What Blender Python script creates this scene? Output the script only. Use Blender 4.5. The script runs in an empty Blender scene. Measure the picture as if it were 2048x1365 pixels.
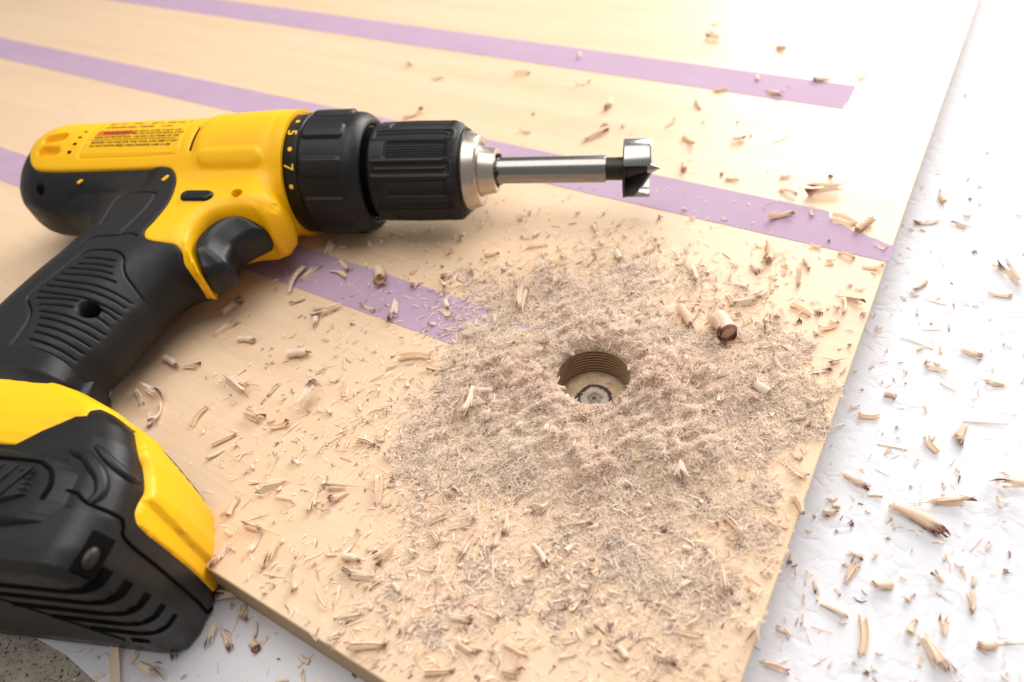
import bpy, bmesh, math, random
import numpy as np
from mathutils import Matrix, Vector
from mathutils.geometry import delaunay_2d_cdt

random.seed(7); RNG = np.random.default_rng(7)
SC = bpy.context.scene
COL = SC.collection

# ------------------------------------------------------------------ camera (unit: 1 = 1 cm, board top at z = 0)
CAMZ = 25.442
cam_d = bpy.data.cameras.new("camera"); cam = bpy.data.objects.new("camera", cam_d); COL.objects.link(cam)
_r, _u, _f = Vector((.98741, -.11261, -.11105)), Vector((.15816, .70306, .69332)), Vector((0, .70215, -.71203))
cam.matrix_world = Matrix(((_r.x, _u.x, -_f.x, 0), (_r.y, _u.y, -_f.y, 0), (_r.z, _u.z, -_f.z, CAMZ), (0, 0, 0, 1)))
cam_d.sensor_width = 36; cam_d.lens = 1413 / 2048 * 36
cam_d.clip_start = .5; cam_d.clip_end = 2000
cam_d.dof.use_dof = True; cam_d.dof.focus_distance = 32.0; cam_d.dof.aperture_fstop = .0248 / (2 * .19)
SC.camera = cam

# ------------------------------------------------------------------ light: one big soft window at the back right, pale room light, added overhead fill
world = bpy.data.worlds.new("World"); SC.world = world; world.use_nodes = True
world.node_tree.nodes["Background"].inputs[0].default_value = (1.0, .97, .96, 1)
world.node_tree.nodes["Background"].inputs[1].default_value = .30
def area(name, loc, target, sx, sy, power, col):
    d = bpy.data.lights.new(name, 'AREA'); d.shape = 'RECTANGLE'; d.size = sx; d.size_y = sy; d.energy = power; d.color = col
    o = bpy.data.objects.new(name, d); COL.objects.link(o); o.location = loc
    o.rotation_euler = (Vector(target) - Vector(loc)).to_track_quat('-Z', 'Y').to_euler()
    return o
area("window_light", (108, 142, 62), (8, 30, 0), 105, 95, 335000, (1.0, .985, .97))
area("overhead_fill", (0, 42, 118), (0, 26, 0), 120, 110, 118000, (1.0, .98, .96))  # added overhead panel, fills and evens the brightness of the board
SC.view_settings.view_transform = 'Standard'; SC.view_settings.look = 'None'
SC.view_settings.exposure = 0.31; SC.view_settings.gamma = 1.0
SC.cycles.max_bounces = 8

# ------------------------------------------------------------------ materials
def mat(name, col, rough=.5, metal=0., spec=.5, coat=0.):
    m = bpy.data.materials.new(name); m.use_nodes = True
    b = m.node_tree.nodes["Principled BSDF"]
    b.inputs["Base Color"].default_value = (*col, 1); b.inputs["Roughness"].default_value = rough
    b.inputs["Metallic"].default_value = metal; b.inputs["Specular IOR Level"].default_value = spec
    b.inputs["Coat Weight"].default_value = coat
    return m
class NT:
    def __init__(s, m): s.m = m; s.t = m.node_tree; s.n = s.t.nodes; s.l = s.t.links; s.b = s.n["Principled BSDF"]
    def add(s, typ, **kw):
        n = s.n.new(typ)
        for k, v in kw.items():
            if k.startswith('i_'):
                key = k[2:].replace('_', ' ')
                n.inputs[int(key) if key.isdigit() else key].default_value = v
            else: setattr(n, k, v)
        return n
    def link(s, a, b): s.l.new(a, b)
    def ramp(s, src, stops):
        r = s.n.new("ShaderNodeValToRGB"); e = r.color_ramp.elements
        while len(e) < len(stops): e.new(.5)
        for k, (p, c) in enumerate(stops): e[k].position = p; e[k].color = (*c, 1)
        s.link(src, r.inputs[0]); return r
    def coord(s, kind='Object', scale=(1, 1, 1), rot=(0, 0, 0)):
        tc = s.n.new("ShaderNodeTexCoord"); mp = s.n.new("ShaderNodeMapping")
        mp.inputs["Scale"].default_value = scale; mp.inputs["Rotation"].default_value = rot
        s.link(tc.outputs[kind], mp.inputs[0]); return mp.outputs[0]
    def noise(s, v, scale, detail=4., rough=.55, dist=0.):
        n = s.add("ShaderNodeTexNoise"); n.inputs["Scale"].default_value = scale; n.inputs["Detail"].default_value = detail
        n.inputs["Roughness"].default_value = rough; n.inputs["Distortion"].default_value = dist
        s.link(v, n.inputs["Vector"]); return n
    def bump(s, h, strength, dist):
        b = s.add("ShaderNodeBump"); b.inputs["Strength"].default_value = strength; b.inputs["Distance"].default_value = dist
        s.link(h, b.inputs["Height"]); s.link(b.outputs[0], s.b.inputs["Normal"]); return b
    def mix(s, fac, a, b, blend='MIX'):
        x = s.add("ShaderNodeMix", data_type='RGBA', blend_type=blend)
        for sock, val in ((x.inputs[0], fac), (x.inputs[6], a), (x.inputs[7], b)):
            if hasattr(val, 'is_output'): s.link(val, sock)
            else: sock.default_value = val if not isinstance(val, tuple) else (*val, 1)
        return x.outputs[2]

def plastic(name, col, rough, grain=60., amp=.02, dust=0.):
    m = mat(name, col, rough, spec=.32); k = NT(m); v = k.coord()
    n = k.noise(v, grain, 2.); k.bump(n.outputs["Fac"], .25, amp)
    n2 = k.noise(v, 1.3, 5., .6)
    r = k.ramp(n2.outputs["Fac"], [(.3, (rough - .06,) * 3), (.7, (rough + .1,) * 3)]); k.link(r.outputs[0], k.b.inputs["Roughness"])
    if dust:
        n3 = k.noise(v, 9., 6., .7); d = k.ramp(n3.outputs["Fac"], [(.60, (0, 0, 0)), (.78, (dust,) * 3)])
        k.link(k.mix(d.outputs[0], (*col,), (.42, .33, .25)), k.b.inputs["Base Color"])
    return m
M_YEL = plastic("yellow_plastic", (.86, .45, .0006), .40, 70, .012)
M_BLK = plastic("black_plastic", (.006, .0058, .006), .34, 90, .02, .10)
M_RUB = plastic("black_rubber_grip", (.008, .0078, .008), .46, 110, .03, .12)
M_CHK = plastic("chuck_plastic", (.006, .0058, .0058), .42, 80, .015, .12)
M_DRK = mat("recess_shade", (.002, .002, .002), .8, spec=.08)  # near-black stands in for the shade inside vents, gaps and recesses
M_INK = mat("black_print", (.012, .008, .004), .6)
M_RED = mat("orange_red_print", (.72, .10, .01), .5)
M_MARK = mat("yellow_print", (.85, .48, .03), .5)
def metal(name, col, rough, brushed=True):
    m = mat(name, col, rough, 1.); k = NT(m)
    if brushed:
        v = k.coord(scale=(60, 1.5, 1.5)); n = k.noise(v, 2., 3.)
        r = k.ramp(n.outputs["Fac"], [(.3, (rough - .07,) * 3), (.7, (rough + .12,) * 3)]); k.link(r.outputs[0], k.b.inputs["Roughness"])
        k.bump(n.outputs["Fac"], .06, .002)
    return m
M_SIL = metal("brushed_nickel", (.48, .42, .36), .28)
M_STL = metal("polished_steel", (.27, .26, .25), .2)
M_CUT = metal("ground_steel", (.33, .325, .31), .2)
M_OXI_SHD = metal("oxide_and_shaded_steel", (.05, .045, .04), .45)  # oxide finish, also the painted shade on the bit's lower web

def wood_board():
    m = mat("birch_plywood_face", (.70, .50, .30), .5, spec=.35); k = NT(m)
    # long grain along u (object x), fine pores
    v = k.coord(scale=(.018, .30, 1)); n = k.noise(v, 1.6, 6., .55, .6)
    v2 = k.coord(scale=(.25, 6., 1)); n2 = k.noise(v2, 1.5, 3.)
    a = k.ramp(n.outputs["Fac"], [(.25, (.665, .46, .29)), (.5, (.705, .505, .33)), (.75, (.74, .545, .37))])
    b = k.mix(.13, a.outputs[0], k.ramp(n2.outputs["Fac"], [(.35, (.38, .22, .10)), (.65, (.80, .60, .38))]).outputs[0])
    k.link(b, k.b.inputs["Base Color"])
    k.bump(n2.outputs["Fac"], .12, .02)
    k.b.inputs["Coat Weight"].default_value = .13; k.b.inputs["Coat Roughness"].default_value = .27
    return m
M_WOOD = wood_board()
def ply_edge():
    m = mat("plywood_edge", (.45, .3, .17), .7); k = NT(m)
    tc = k.add("ShaderNodeTexCoord"); sep = k.add("ShaderNodeSeparateXYZ"); k.link(tc.outputs["Object"], sep.inputs[0])
    mm = k.add("ShaderNodeMath", operation='MULTIPLY'); mm.inputs[1].default_value = 1 / .30; k.link(sep.outputs[2], mm.inputs[0])
    fr = k.add("ShaderNodeMath", operation='FRACT'); k.link(mm.outputs[0], fr.inputs[0])
    r = k.ramp(fr.outputs[0], [(0, (.12, .06, .03)), (.1, (.5, .33, .18)), (.5, (.55, .38, .21)), (.54, (.30, .18, .09)), (.92, (.34, .21, .11)), (1., (.12, .06, .03))])
    n = k.noise(k.coord(scale=(3, 3, 14)), 3., 4.)
    k.link(k.mix(.25, r.outputs[0], k.ramp(n.outputs["Fac"], [(.3, (.2, .12, .06)), (.7, (.7, .5, .3))]).outputs[0]), k.b.inputs["Base Color"])
    k.bump(n.outputs["Fac"], .4, .03); return m
M_EDGE = ply_edge()
def tape_mat():
    m = mat("lilac_paper_tape", (.46, .32, .48), .75, spec=.15); k = NT(m)
    v = k.coord(scale=(1, 12, 1)); n = k.noise(v, 3.5, 4.); n2 = k.noise(k.coord(), .35, 3.)
    k.link(k.mix(n2.outputs["Fac"], (.385, .265, .36), (.455, .325, .42)), k.b.inputs["Base Color"])
    k.bump(n.outputs["Fac"], .25, .02); return m
M_TAPE = tape_mat()
def foam_mat():
    m = mat("white_foam", (.67, .665, .69), .9, spec=.2); k = NT(m); v = k.coord()
    wob = k.noise(v, 1.2, 3.); wv = k.mix(.18, v, wob.outputs["Color"])
    vo = k.add("ShaderNodeTexVoronoi", feature='DISTANCE_TO_EDGE'); vo.inputs["Scale"].default_value = 1.5; k.link(wv, vo.inputs["Vector"])
    r = k.ramp(vo.outputs["Distance"], [(0, (0, 0, 0)), (.14, (.45, .45, .45)), (.45, (1, 1, 1))])
    n = k.noise(v, .7, 3.); gate = k.ramp(n.outputs["Fac"], [(.46, (.08, .08, .08)), (.72, (1, 1, 1))])
    h_ = k.mix(gate.outputs[0], (1, 1, 1), r.outputs[0]); n2 = k.noise(v, 3.5, 3.)
    a = k.add("ShaderNodeMath", operation='MULTIPLY_ADD'); k.link(n2.outputs["Fac"], a.inputs[0]); a.inputs[1].default_value = .16; k.link(h_, a.inputs[2])
    k.bump(a.outputs[0], .45, .14); return m
M_FOAM = foam_mat()
def concrete():
    m = mat("concrete", (.2, .16, .12), .8); k = NT(m); v = k.coord()
    n = k.noise(v, 1.1, 8., .65); n2 = k.noise(v, 7., 5., .6)
    a = k.ramp(n.outputs["Fac"], [(.3, (.24, .205, .165)), (.55, (.43, .375, .30)), (.8, (.6, .53, .45))])
    s = k.ramp(n2.outputs["Fac"], [(.36, (.035, .03, .025)), (.43, (.9, .9, .9))])
    k.link(k.mix(1., a.outputs[0], s.outputs[0], 'MULTIPLY'), k.b.inputs["Base Color"])
    k.bump(n2.outputs["Fac"], .5, .1); return m
M_CONC = concrete()
def translucent(k, col, amt):
    t = k.add("ShaderNodeBsdfTranslucent"); k.link(col, t.inputs["Color"]); mx = k.add("ShaderNodeMixShader"); mx.inputs[0].default_value = amt
    out = k.n["Material Output"]; k.link(k.b.outputs[0], mx.inputs[1]); k.link(t.outputs[0], mx.inputs[2]); k.link(mx.outputs[0], out.inputs["Surface"])
def chip_mat(name, light, light2, dark, attr="tone"):
    m = mat(name, light, .75); k = NT(m)
    at = k.add("ShaderNodeAttribute", attribute_name=attr)
    oi = k.add("ShaderNodeObjectInfo")
    pale = k.mix(oi.outputs["Random"], light, light2)
    v = k.coord(scale=(3, 18, 18)); n = k.noise(v, 2.2, 3.)
    f = k.add("ShaderNodeMath", operation='MULTIPLY_ADD'); k.link(n.outputs["Fac"], f.inputs[0]); f.inputs[1].default_value = .7
    s = k.add("ShaderNodeMath", operation='SUBTRACT'); k.link(at.outputs["Fac"], s.inputs[0]); s.inputs[1].default_value = .35
    k.link(s.outputs[0], f.inputs[2])
    r = k.ramp(f.outputs[0], [(.46, (0, 0, 0)), (.80, (1, 1, 1))])
    k.link(k.mix(r.outputs[0], pale, dark), k.b.inputs["Base Color"])
    k.bump(n.outputs["Fac"], .35, .03)
    translucent(k, k.b.inputs["Base Color"].links[0].from_socket, .45)
    return m
M_CHIP = chip_mat("wood_shaving", (.97, .87, .75), (.92, .76, .58), (.30, .115, .09))
M_CHIPD = chip_mat("dark_wood_shaving", (.62, .42, .29), (.44, .24, .16), (.20, .08, .055))
def dust_mat():
    m = mat("fine_sawdust", (.6, .45, .35), .85); k = NT(m)
    at = k.add("ShaderNodeAttribute", attribute_name="tone")
    r = k.ramp(at.outputs["Fac"], [(0, (.97, .88, .75)), (.35, (.94, .79, .66)), (.62, (.80, .60, .48)), (.85, (.50, .285, .20)), (1, (.17, .07, .05))])
    k.link(r.outputs[0], k.b.inputs["Base Color"]); translucent(k, r.outputs[0], .40); return m
M_DUST = dust_mat()
def mound_mat():
    m = mat("sawdust_heap", (.5, .36, .27), .9); k = NT(m); v = k.coord()
    n = k.noise(v, 7., 6., .7); n2 = k.noise(v, .5, 3.)
    a = k.ramp(n.outputs["Fac"], [(.34, (.22, .12, .085)), (.5, (.52, .36, .27)), (.66, (.80, .62, .48))])  # pinkish brown dust, darkened to stand for shaded gaps between fibres
    b = k.ramp(n.outputs["Fac"], [(.30, (.5, .34, .22)), (.5, (.72, .55, .38)), (.7, (.85, .69, .50))])
    k.link(k.mix(k.ramp(n2.outputs["Fac"], [(.4, (0, 0, 0)), (.6, (1, 1, 1))]).outputs[0], a.outputs[0], b.outputs[0]), k.b.inputs["Base Color"])
    k.bump(n.outputs["Fac"], .8, .12); return m
M_MOUND = mound_mat()

# ------------------------------------------------------------------ object helpers
def obj(name, me, m=None, parent=None, loc=None, smooth=True, angle=45):
    if m is not None:
        for x in (m if isinstance(m, (list, tuple)) else [m]): me.materials.append(x)
    if smooth:
        me.polygons.foreach_set("use_smooth", [True] * len(me.polygons)); me.set_sharp_from_angle(angle=math.radians(angle))
    o = bpy.data.objects.new(name, me); COL.objects.link(o)
    if parent: o.parent = parent
    if loc is not None: o.location = loc
    return o
def tag(o, label=None, cat=None, group=None, kind=None):
    if label: o["label"] = label
    if cat: o["category"] = cat
    if group: o["group"] = group
    if kind: o["kind"] = kind
    return o
def empty(name, loc=(0, 0, 0)):
    o = bpy.data.objects.new(name, None); COL.objects.link(o); o.location = loc; o.empty_display_size = 1; return o
def mesh(name, V, F):
    me = bpy.data.meshes.new(name); me.from_pydata([tuple(map(float, v)) for v in V], [], [tuple(map(int, f)) for f in F]); me.update(); return me
def bm_mesh(name, bm):
    me = bpy.data.meshes.new(name); bmesh.ops.recalc_face_normals(bm, faces=bm.faces); bm.to_mesh(me); bm.free(); return me
def box_bm(bm, c, s, rot=None):
    r = bmesh.ops.create_cube(bm, size=1.)
    mt = Matrix.Translation(c) @ (rot if rot else Matrix()) @ Matrix.Diagonal((*s, 1)); bmesh.ops.transform(bm, matrix=mt, verts=r['verts']); return r['verts']
def bev_box(name, c, s, bev, rot=None, seg=3):
    bm = bmesh.new(); box_bm(bm, (0, 0, 0), s); bmesh.ops.bevel(bm, geom=bm.edges[:], offset=bev, segments=seg, affect='EDGES', profile=.5)
    bmesh.ops.transform(bm, matrix=Matrix.Translation(c) @ (rot if rot else Matrix()), verts=bm.verts); return bm_mesh(name, bm)
def lathe(name, prof, n=96, disp=None, cap=True):
    """prof: (x, r) along local X; disp(x, theta, r)->dr"""
    V = []; F = []
    th = np.linspace(0, 2 * np.pi, n, endpoint=False)
    for x, r in prof:
        rr = np.full(n, float(r))
        if disp: rr = rr + disp(x, th, r)
        V += [(x, rr[i] * math.cos(th[i]), rr[i] * math.sin(th[i])) for i in range(n)]
    for k in range(len(prof) - 1):
        for i in range(n):
            j = (i + 1) % n; F.append((k * n + i, k * n + j, (k + 1) * n + j, (k + 1) * n + i))
    if cap: F.append(tuple(range(n))); F.append(tuple(reversed(range((len(prof) - 1) * n, len(prof) * n))))
    me = mesh(name, V, F); bm = bmesh.new(); bm.from_mesh(me); bmesh.ops.recalc_face_normals(bm, faces=bm.faces); bm.to_mesh(me); bm.free(); return me
def tube(name, pts, rad, n=8, closed=False):
    P = [Vector(p) for p in pts]; N = len(P); V = []; F = []
    up = Vector((0, 0, 1))
    for i, p in enumerate(P):
        t = (P[min(i + 1, N - 1)] - P[max(i - 1, 0)]); t = t.normalized() if t.length else Vector((1, 0, 0))
        a = t.cross(up if abs(t.z) < .95 else Vector((1, 0, 0))).normalized(); b = t.cross(a)
        r = rad[i] if hasattr(rad, '__len__') else rad
        V += [p + (a * math.cos(2 * math.pi * k / n) + b * math.sin(2 * math.pi * k / n)) * r for k in range(n)]
    for i in range(N - 1):
        for k in range(n): F.append((i * n + k, i * n + (k + 1) % n, (i + 1) * n + (k + 1) % n, (i + 1) * n + k))
    F.append(tuple(range(n))); F.append(tuple(range((N - 1) * n, N * n)))
    me = mesh(name, V, F); bm = bmesh.new(); bm.from_mesh(me); bmesh.ops.recalc_face_normals(bm, faces=bm.faces); bm.to_mesh(me); bm.free(); return me
# ---- drill body surface (local cm: x along the chuck axis, y towards the motor top, z out of the side that faces up)
def catmull(pts, n=6, closed=False):
    P=[np.array(p,float) for p in pts]; out=[]
    N=len(P); rng=range(N if closed else N-1)
    for i in rng:
        p0=P[(i-1)%N] if (closed or i>0) else 2*P[0]-P[1]
        p1=P[i]; p2=P[(i+1)%N]
        p3=P[(i+2)%N] if (closed or i+2<N) else 2*P[-1]-P[-2]
        for k in range(n):
            t=k/n
            out.append(.5*((2*p1)+(-p0+p2)*t+(2*p0-5*p1+4*p2-p3)*t*t+(-p0+3*p1-3*p2+p3)*t**3))
    if not closed: out.append(P[-1])
    return np.array(out)
SEC_TOP=[(-0.9,3.5),(-2.2,3.56),(-4,3.5),(-5.8,3.4),(-7.5,3.3),(-10.5,3.25),(-13.5,3.22),(-15.4,3.12),(-16.8,2.85),(-18.0,2.25),(-18.9,1.4),(-19.45,0.2),(-19.55,-1.1),(-19.3,-2.2),(-18.7,-3.0),(-17.8,-3.65),(-16.4,-4.2),(-14.5,-4.5),(-13.0,-4.9),(-12.2,-5.7),(-11.95,-7.0)]
SEC_BACK=[(-11.95,-7.0),(-12.3,-8.4),(-12.8,-9.8),(-13.3,-11.6),(-13.7,-13.2),(-14.6,-15.2),(-15.6,-17.2)]
SEC_FRONT=[(-6.8,-17.2),(-6.65,-16.4),(-6.4,-15.5),(-6.1,-14.7),(-5.8,-13.4),(-5.5,-12.2),(-5.4,-11.4),(-5.1,-10.6),(-4.75,-9.95),(-4.3,-9.65),(-3.8,-9.6)]
SEC_CUT=[(-3.8,-9.6),(-3.5,-9.42),(-3.62,-9.15),(-3.9,-8.6),(-4.15,-8.0),(-4.2,-7.1),(-3.8,-6.2),(-2.9,-5.78),(-2.0,-5.66),(-1.5,-5.66),(-1.2,-5.8)]
SEC_NOSE=[(-1.2,-5.8),(-0.95,-5.78),(-0.6,-5.45),(-0.4,-5.0),(-0.4,-4.6),(-0.55,-4.25),(-0.75,-3.9),(-0.9,-3.6)]
OUT=[]; OUTR=[]
for seg,r in ((SEC_TOP,2.6),(SEC_BACK,2.6),([SEC_BACK[-1],SEC_FRONT[0]],.1),(SEC_FRONT,2.4),(SEC_CUT,.55),(SEC_NOSE,1.25),([SEC_NOSE[-1],SEC_TOP[0]],.02)):
    c_=catmull(seg,5) if len(seg)>2 else np.array(seg,float)
    for p in c_[:-1]: OUT.append(p); OUTR.append(r)
OUT=np.array(OUT); OUTR=np.array(OUTR)
def segd(X,Y,A,B):
    dx,dy=B-A; L=dx*dx+dy*dy+1e-12
    t=np.clip(((X-A[0])*dx+(Y-A[1])*dy)/L,0,1)
    return np.hypot(X-A[0]-t*dx,Y-A[1]-t*dy)
def slab(X,Y):
    T=2.3+.25*np.clip((-Y-3)/4,0,1)*np.clip((X+8)/3,0,1)*0
    z=np.full(np.shape(X),9.)
    N=len(OUT)
    for i in range(N):
        d=segd(X,Y,OUT[i],OUT[(i+1)%N])
        u=np.clip(d/OUTR[i],0,1)
        z=np.minimum(z,T*np.sqrt(np.maximum(1-(1-u)**2,0)))
    return z
def torso(X,Y):
    Rt=np.interp(X,[-15.4,-13.5,-7.5,-5.8,-2.2,-.9],[3.15,3.25,3.33,3.42,3.58,3.52])
    Rb=np.interp(X,[-14,-6.5,-5,-.9],[4.45,4.1,3.75,3.6])
    Rz=np.interp(X,[-15,-7.5,-5.8,-2.2],[3.3,3.35,3.45,3.58])
    yy=np.where(Y>0,Y/Rt,Y/Rb)
    e=np.clip((-16.0-X)/3.55,0,1)
    k=1-yy*yy-e*e*.96
    return Rz*np.sqrt(np.maximum(k,0))
def inside(X,Y,poly):
    r=np.zeros(np.shape(X),bool); N=len(poly)
    for i in range(N):
        x1,y1=poly[i]; x2,y2=poly[(i+1)%N]
        if y1==y2: continue
        c_=((y1>Y)!=(y2>Y))&(X<(x2-x1)*(Y-y1)/(y2-y1)+x1)
        r^=c_
    return r
def S(X,Y):
    a=torso(X,Y); b=slab(X,Y); k=.5
    h=np.clip(.5+.5*(a-b)/k,0,1)
    z=b*(1-h)+a*h+k*h*(1-h)*np.clip(np.minimum(a,b)/.6,0,1)
    return z
def boxblur(Z, W, it, r):
    for _ in range(it):
        for ax in (0, 1):
            a = np.zeros_like(Z); b = np.zeros_like(Z)
            for k in range(-r, r + 1): a += np.roll(Z * W, k, ax); b += np.roll(W, k, ax)
            Z = np.where(W > 0, a / np.maximum(b, 1e-9), Z)
    return Z
def bilin(G, x0, y0, h, X, Y):
    u = np.clip((np.asarray(X) - x0) / h, 0, G.shape[1] - 1.001); v = np.clip((np.asarray(Y) - y0) / h, 0, G.shape[0] - 1.001); i = u.astype(int); j = v.astype(int); u = u - i; v = v - j
    return G[j, i] * (1 - u) * (1 - v) + G[j, i + 1] * u * (1 - v) + G[j + 1, i] * (1 - u) * v + G[j + 1, i + 1] * u * v
_gx, _gy = np.meshgrid(np.arange(-20, 1.2, .06), np.arange(-18, 4.2, .06))
_in = inside(_gx, _gy, OUT).astype(float)
_SB = boxblur(S(_gx, _gy), _in, 3, 4)
def S2(X, Y):
    d = np.full(np.shape(X), 9.)
    for i in range(len(OUT)): d = np.minimum(d, segd(X, Y, OUT[i], OUT[(i + 1) % len(OUT)]))
    k = np.clip((d - .12) / .45, 0, 1); k = k * k * (3 - 2 * k)
    return S(X, Y) * (1 - k) + bilin(_SB, -20, -18, .06, X, Y) * k
# ---- foot and battery: sections across y
FB=np.array([(-15.6,-6.6,2.35,2.2,.2),(-17.0,-6.0,2.6,2.0,.3),(-17.8,-4.9,3.1,1.7,.4),(-18.7,-2.5,3.7,1.5,.5),(-19.5,-.75,4.0,1.4,.5),(-20.3,.32,4.2,1.35,.5),(-21.2,.95,4.3,1.3,.5),(-22.5,1.58,4.3,1.3,.5),(-24.0,1.9,4.3,1.3,.5),(-25.3,1.85,4.3,1.3,.5),(-25.9,1.65,4.2,1.3,.5),(-26.15,1.3,4.0,1.2,.45),(-26.25,.8,3.7,1.1,.4)])
FB=FB[::-1]
def fb(y):
    return [np.interp(y,FB[:,0],FB[:,k]) for k in (1,2,3,4)]
XB=-17.5
def loft(t,y):
    """t 0..1 side facing up, 1..2 rounded corner, 2..3 front, 3..4 corner, 4..5 underside"""
    t=np.asarray(t,float); y=np.asarray(y,float)
    xf,T,rc,bow=fb(y)
    s=np.where(t>2.5,-1.,1.); u=np.where(t>2.5,5-t,t); T=np.where(t>2.5,T+.3,T); rc=np.where(t>2.5,rc*.6,rc)
    x=np.zeros(np.broadcast(t,y).shape); z=np.zeros_like(x)
    xc=xf-bow-rc
    a=np.clip(u-1,0,1)*np.pi/2
    x0=XB+(xc-XB)*np.clip(u,0,1); z0=T
    x1=xc+rc*np.sin(a); z1=T-rc*(1-np.cos(a))
    w=np.clip((u-2)/.5,0,1); zz=(T-rc)*(1-w); x2=xf-bow*(zz/np.maximum(T-rc,.01))**2
    x=np.where(u<1,x0,np.where(u<2,x1,x2)); z=np.where(u<1,z0,np.where(u<2,z1,zz))
    return x,y*np.ones_like(x),z*s

# ------------------------------------------------------------------ the place: concrete, foam sheet, plywood board, tape
BANG = math.radians(-37.0); BO = np.array([2.26, 3.04])
BX = np.array([math.cos(BANG), math.sin(BANG)]); BY = np.array([-BX[1], BX[0]])
def bw(u, v): return BO - BX * u + BY * v          # u: leftwards along the front edge, v: away along the right edge
HOLE = bw(10.3, 15.78); HR = 1.75; HD = 1.55; BT = 2.4
FOAMZ = -BT

g = mesh("ground", [(-400, -200, -2.75), (400, -200, -2.75), (400, 600, -2.75), (-400, 600, -2.75)], [(0, 1, 2, 3)])
tag(obj("ground", g, M_CONC), kind='structure', label="speckled grey brown concrete floor")

def foam():
    # slightly wavy sheet, its front left corner edge cut a little unevenly
    nx, ny = 130, 120; V = []; F = []
    for j in range(ny + 1):
        for i in range(nx + 1):
            u = 165 - 290 * (i / nx); vv = -5.35 + 170 * (j / ny) ** 1.35
            if j == 0: vv += .16 * math.sin(i * 1.7) + .1 * math.sin(i * 4.1)
            x, y = bw(u, vv); z = FOAMZ + .03 * math.sin(x * .31 + 1) * math.sin(y * .27) - .03
            V.append((x, y, z))
    n = (nx + 1)
    for j in range(ny):
        for i in range(nx): F.append((j * n + i, j * n + i + 1, (j + 1) * n + i + 1, (j + 1) * n + i))
    b = len(V)
    for i in range(n): V.append((V[i][0], V[i][1], V[i][2] - .25))
    for i in range(nx): F.append((i, b + i, b + i + 1, i + 1))
    me = mesh("foam_sheet", V, F); bm = bmesh.new(); bm.from_mesh(me); bmesh.ops.recalc_face_normals(bm, faces=bm.faces)
    if sum(f.normal.z for f in bm.faces) < 0: bmesh.ops.reverse_faces(bm, faces=bm.faces)
    bm.to_mesh(me); bm.free(); return me
tag(obj("foam_sheet", foam(), M_FOAM), "thin white packing foam sheet with a dimpled surface under the plywood board", "foam sheet")

board = empty("plywood_board", (*BO, 0)); board.rotation_euler.z = BANG
tag(board, "pale birch plywood board with a round drilled hole and three strips of lilac tape", "board")
def board_panel():
    L, W, e = 150., 170., .05
    circ = [(-10.3 + HR * math.cos(a), 15.78 + HR * math.sin(a)) for a in np.linspace(0, 2 * math.pi, 96, endpoint=False)]
    outer = [(-L, e), (-e, e), (-e, W), (-L, W)]
    vs = [Vector(p) for p in outer + circ]; es = [(i, (i + 1) % 4) for i in range(4)] + [(4 + i, 4 + (i + 1) % 96) for i in range(96)]
    ov, oe, of, *_ = delaunay_2d_cdt(vs, es, [], 2, 1e-5)
    V = [(p.x, p.y, 0) for p in ov]; F = [tuple(f) for f in of if math.hypot(sum(ov[i].x for i in f) / len(f) + 10.3, sum(ov[i].y for i in f) / len(f) - 15.78) > HR * .999]; mi = [0] * len(F)
    def ring(z, off): b = len(V); V.extend([(-L, off, z), (-off, off, z), (-off, W, z), (-L, W, z)]); return b
    r0, r1, r2, r3 = ring(0, e), ring(-e, 0), ring(-BT + e, 0), ring(-BT, e)
    for a, b_, m_ in ((r0, r1, 0), (r1, r2, 1), (r2, r3, 1)):
        for k in (0, 1, 2): F.append((a + k, b_ + k, b_ + k + 1, a + k + 1)); mi.append(m_)
    F.append((r3, r3 + 3, r3 + 2, r3 + 1)); mi.append(1)
    me = mesh("panel", V, F); me.materials.append(M_WOOD); me.materials.append(M_EDGE)
    me.polygons.foreach_set("material_index", mi)
    bm = bmesh.new(); bm.from_mesh(me)
    for f in bm.faces:
        if f.material_index == 0 and abs(f.normal.z) > .9 and f.normal.z < 0: f.normal_flip()
    bm.to_mesh(me); bm.free(); return me
pan = obj("panel", board_panel(), None, board, smooth=False)
M_HW = mat("drilled_plies", (.30, .18, .09), .75)
def hw():
    k = NT(M_HW); at = k.add("ShaderNodeAttribute", attribute_name="tone"); n = k.noise(k.coord(scale=(4, 4, 30)), 3., 4.)
    k.link(k.mix(.15, k.ramp(at.outputs["Fac"], [(0, (.018, .008, .004)), (.45, (.20, .11, .055)), (1, (.56, .37, .21))]).outputs[0], k.ramp(n.outputs["Fac"], [(.3, (.08, .04, .02)), (.7, (.36, .24, .14))]).outputs[0]), k.b.inputs["Base Color"])
hw()
def ply_ring(z0, z1, dark):
    n = 72; V = []; F = []; tone = []
    prof = [(HR + .10, z0), (HR + (.035 if dark else -.015), z0 - .012), (HR + (.04 if dark else -.02), (z0 + z1) / 2), (HR + (.035 if dark else -.015), z1 + .012), (HR + .10, z1)]
    for r, z in prof:
        for i in range(n):
            a = 2 * math.pi * i / n; w = r + .006 * math.sin(a * 17 + z * 40); V.append((w * math.cos(a), w * math.sin(a), z)); tone.append((.15 if dark else .85) - (.25 if r > HR + .05 else 0))
    for k in range(len(prof) - 1):
        for i in range(n): F.append((k * n + i, (k + 1) * n + i, (k + 1) * n + (i + 1) % n, k * n + (i + 1) % n))
    me = mesh("ply_layer", V, F); a = me.attributes.new("tone", 'FLOAT', 'POINT'); a.data.foreach_set("value", tone)
    bm = bmesh.new(); bm.from_mesh(me); 
    for f in bm.faces:
        c = f.calc_center_median()
        if f.normal.x * c.x + f.normal.y * c.y > 0 : f.normal_flip()
    bm.to_mesh(me); bm.free(); return me
NP = 8; hgt = HD / NP
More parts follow.
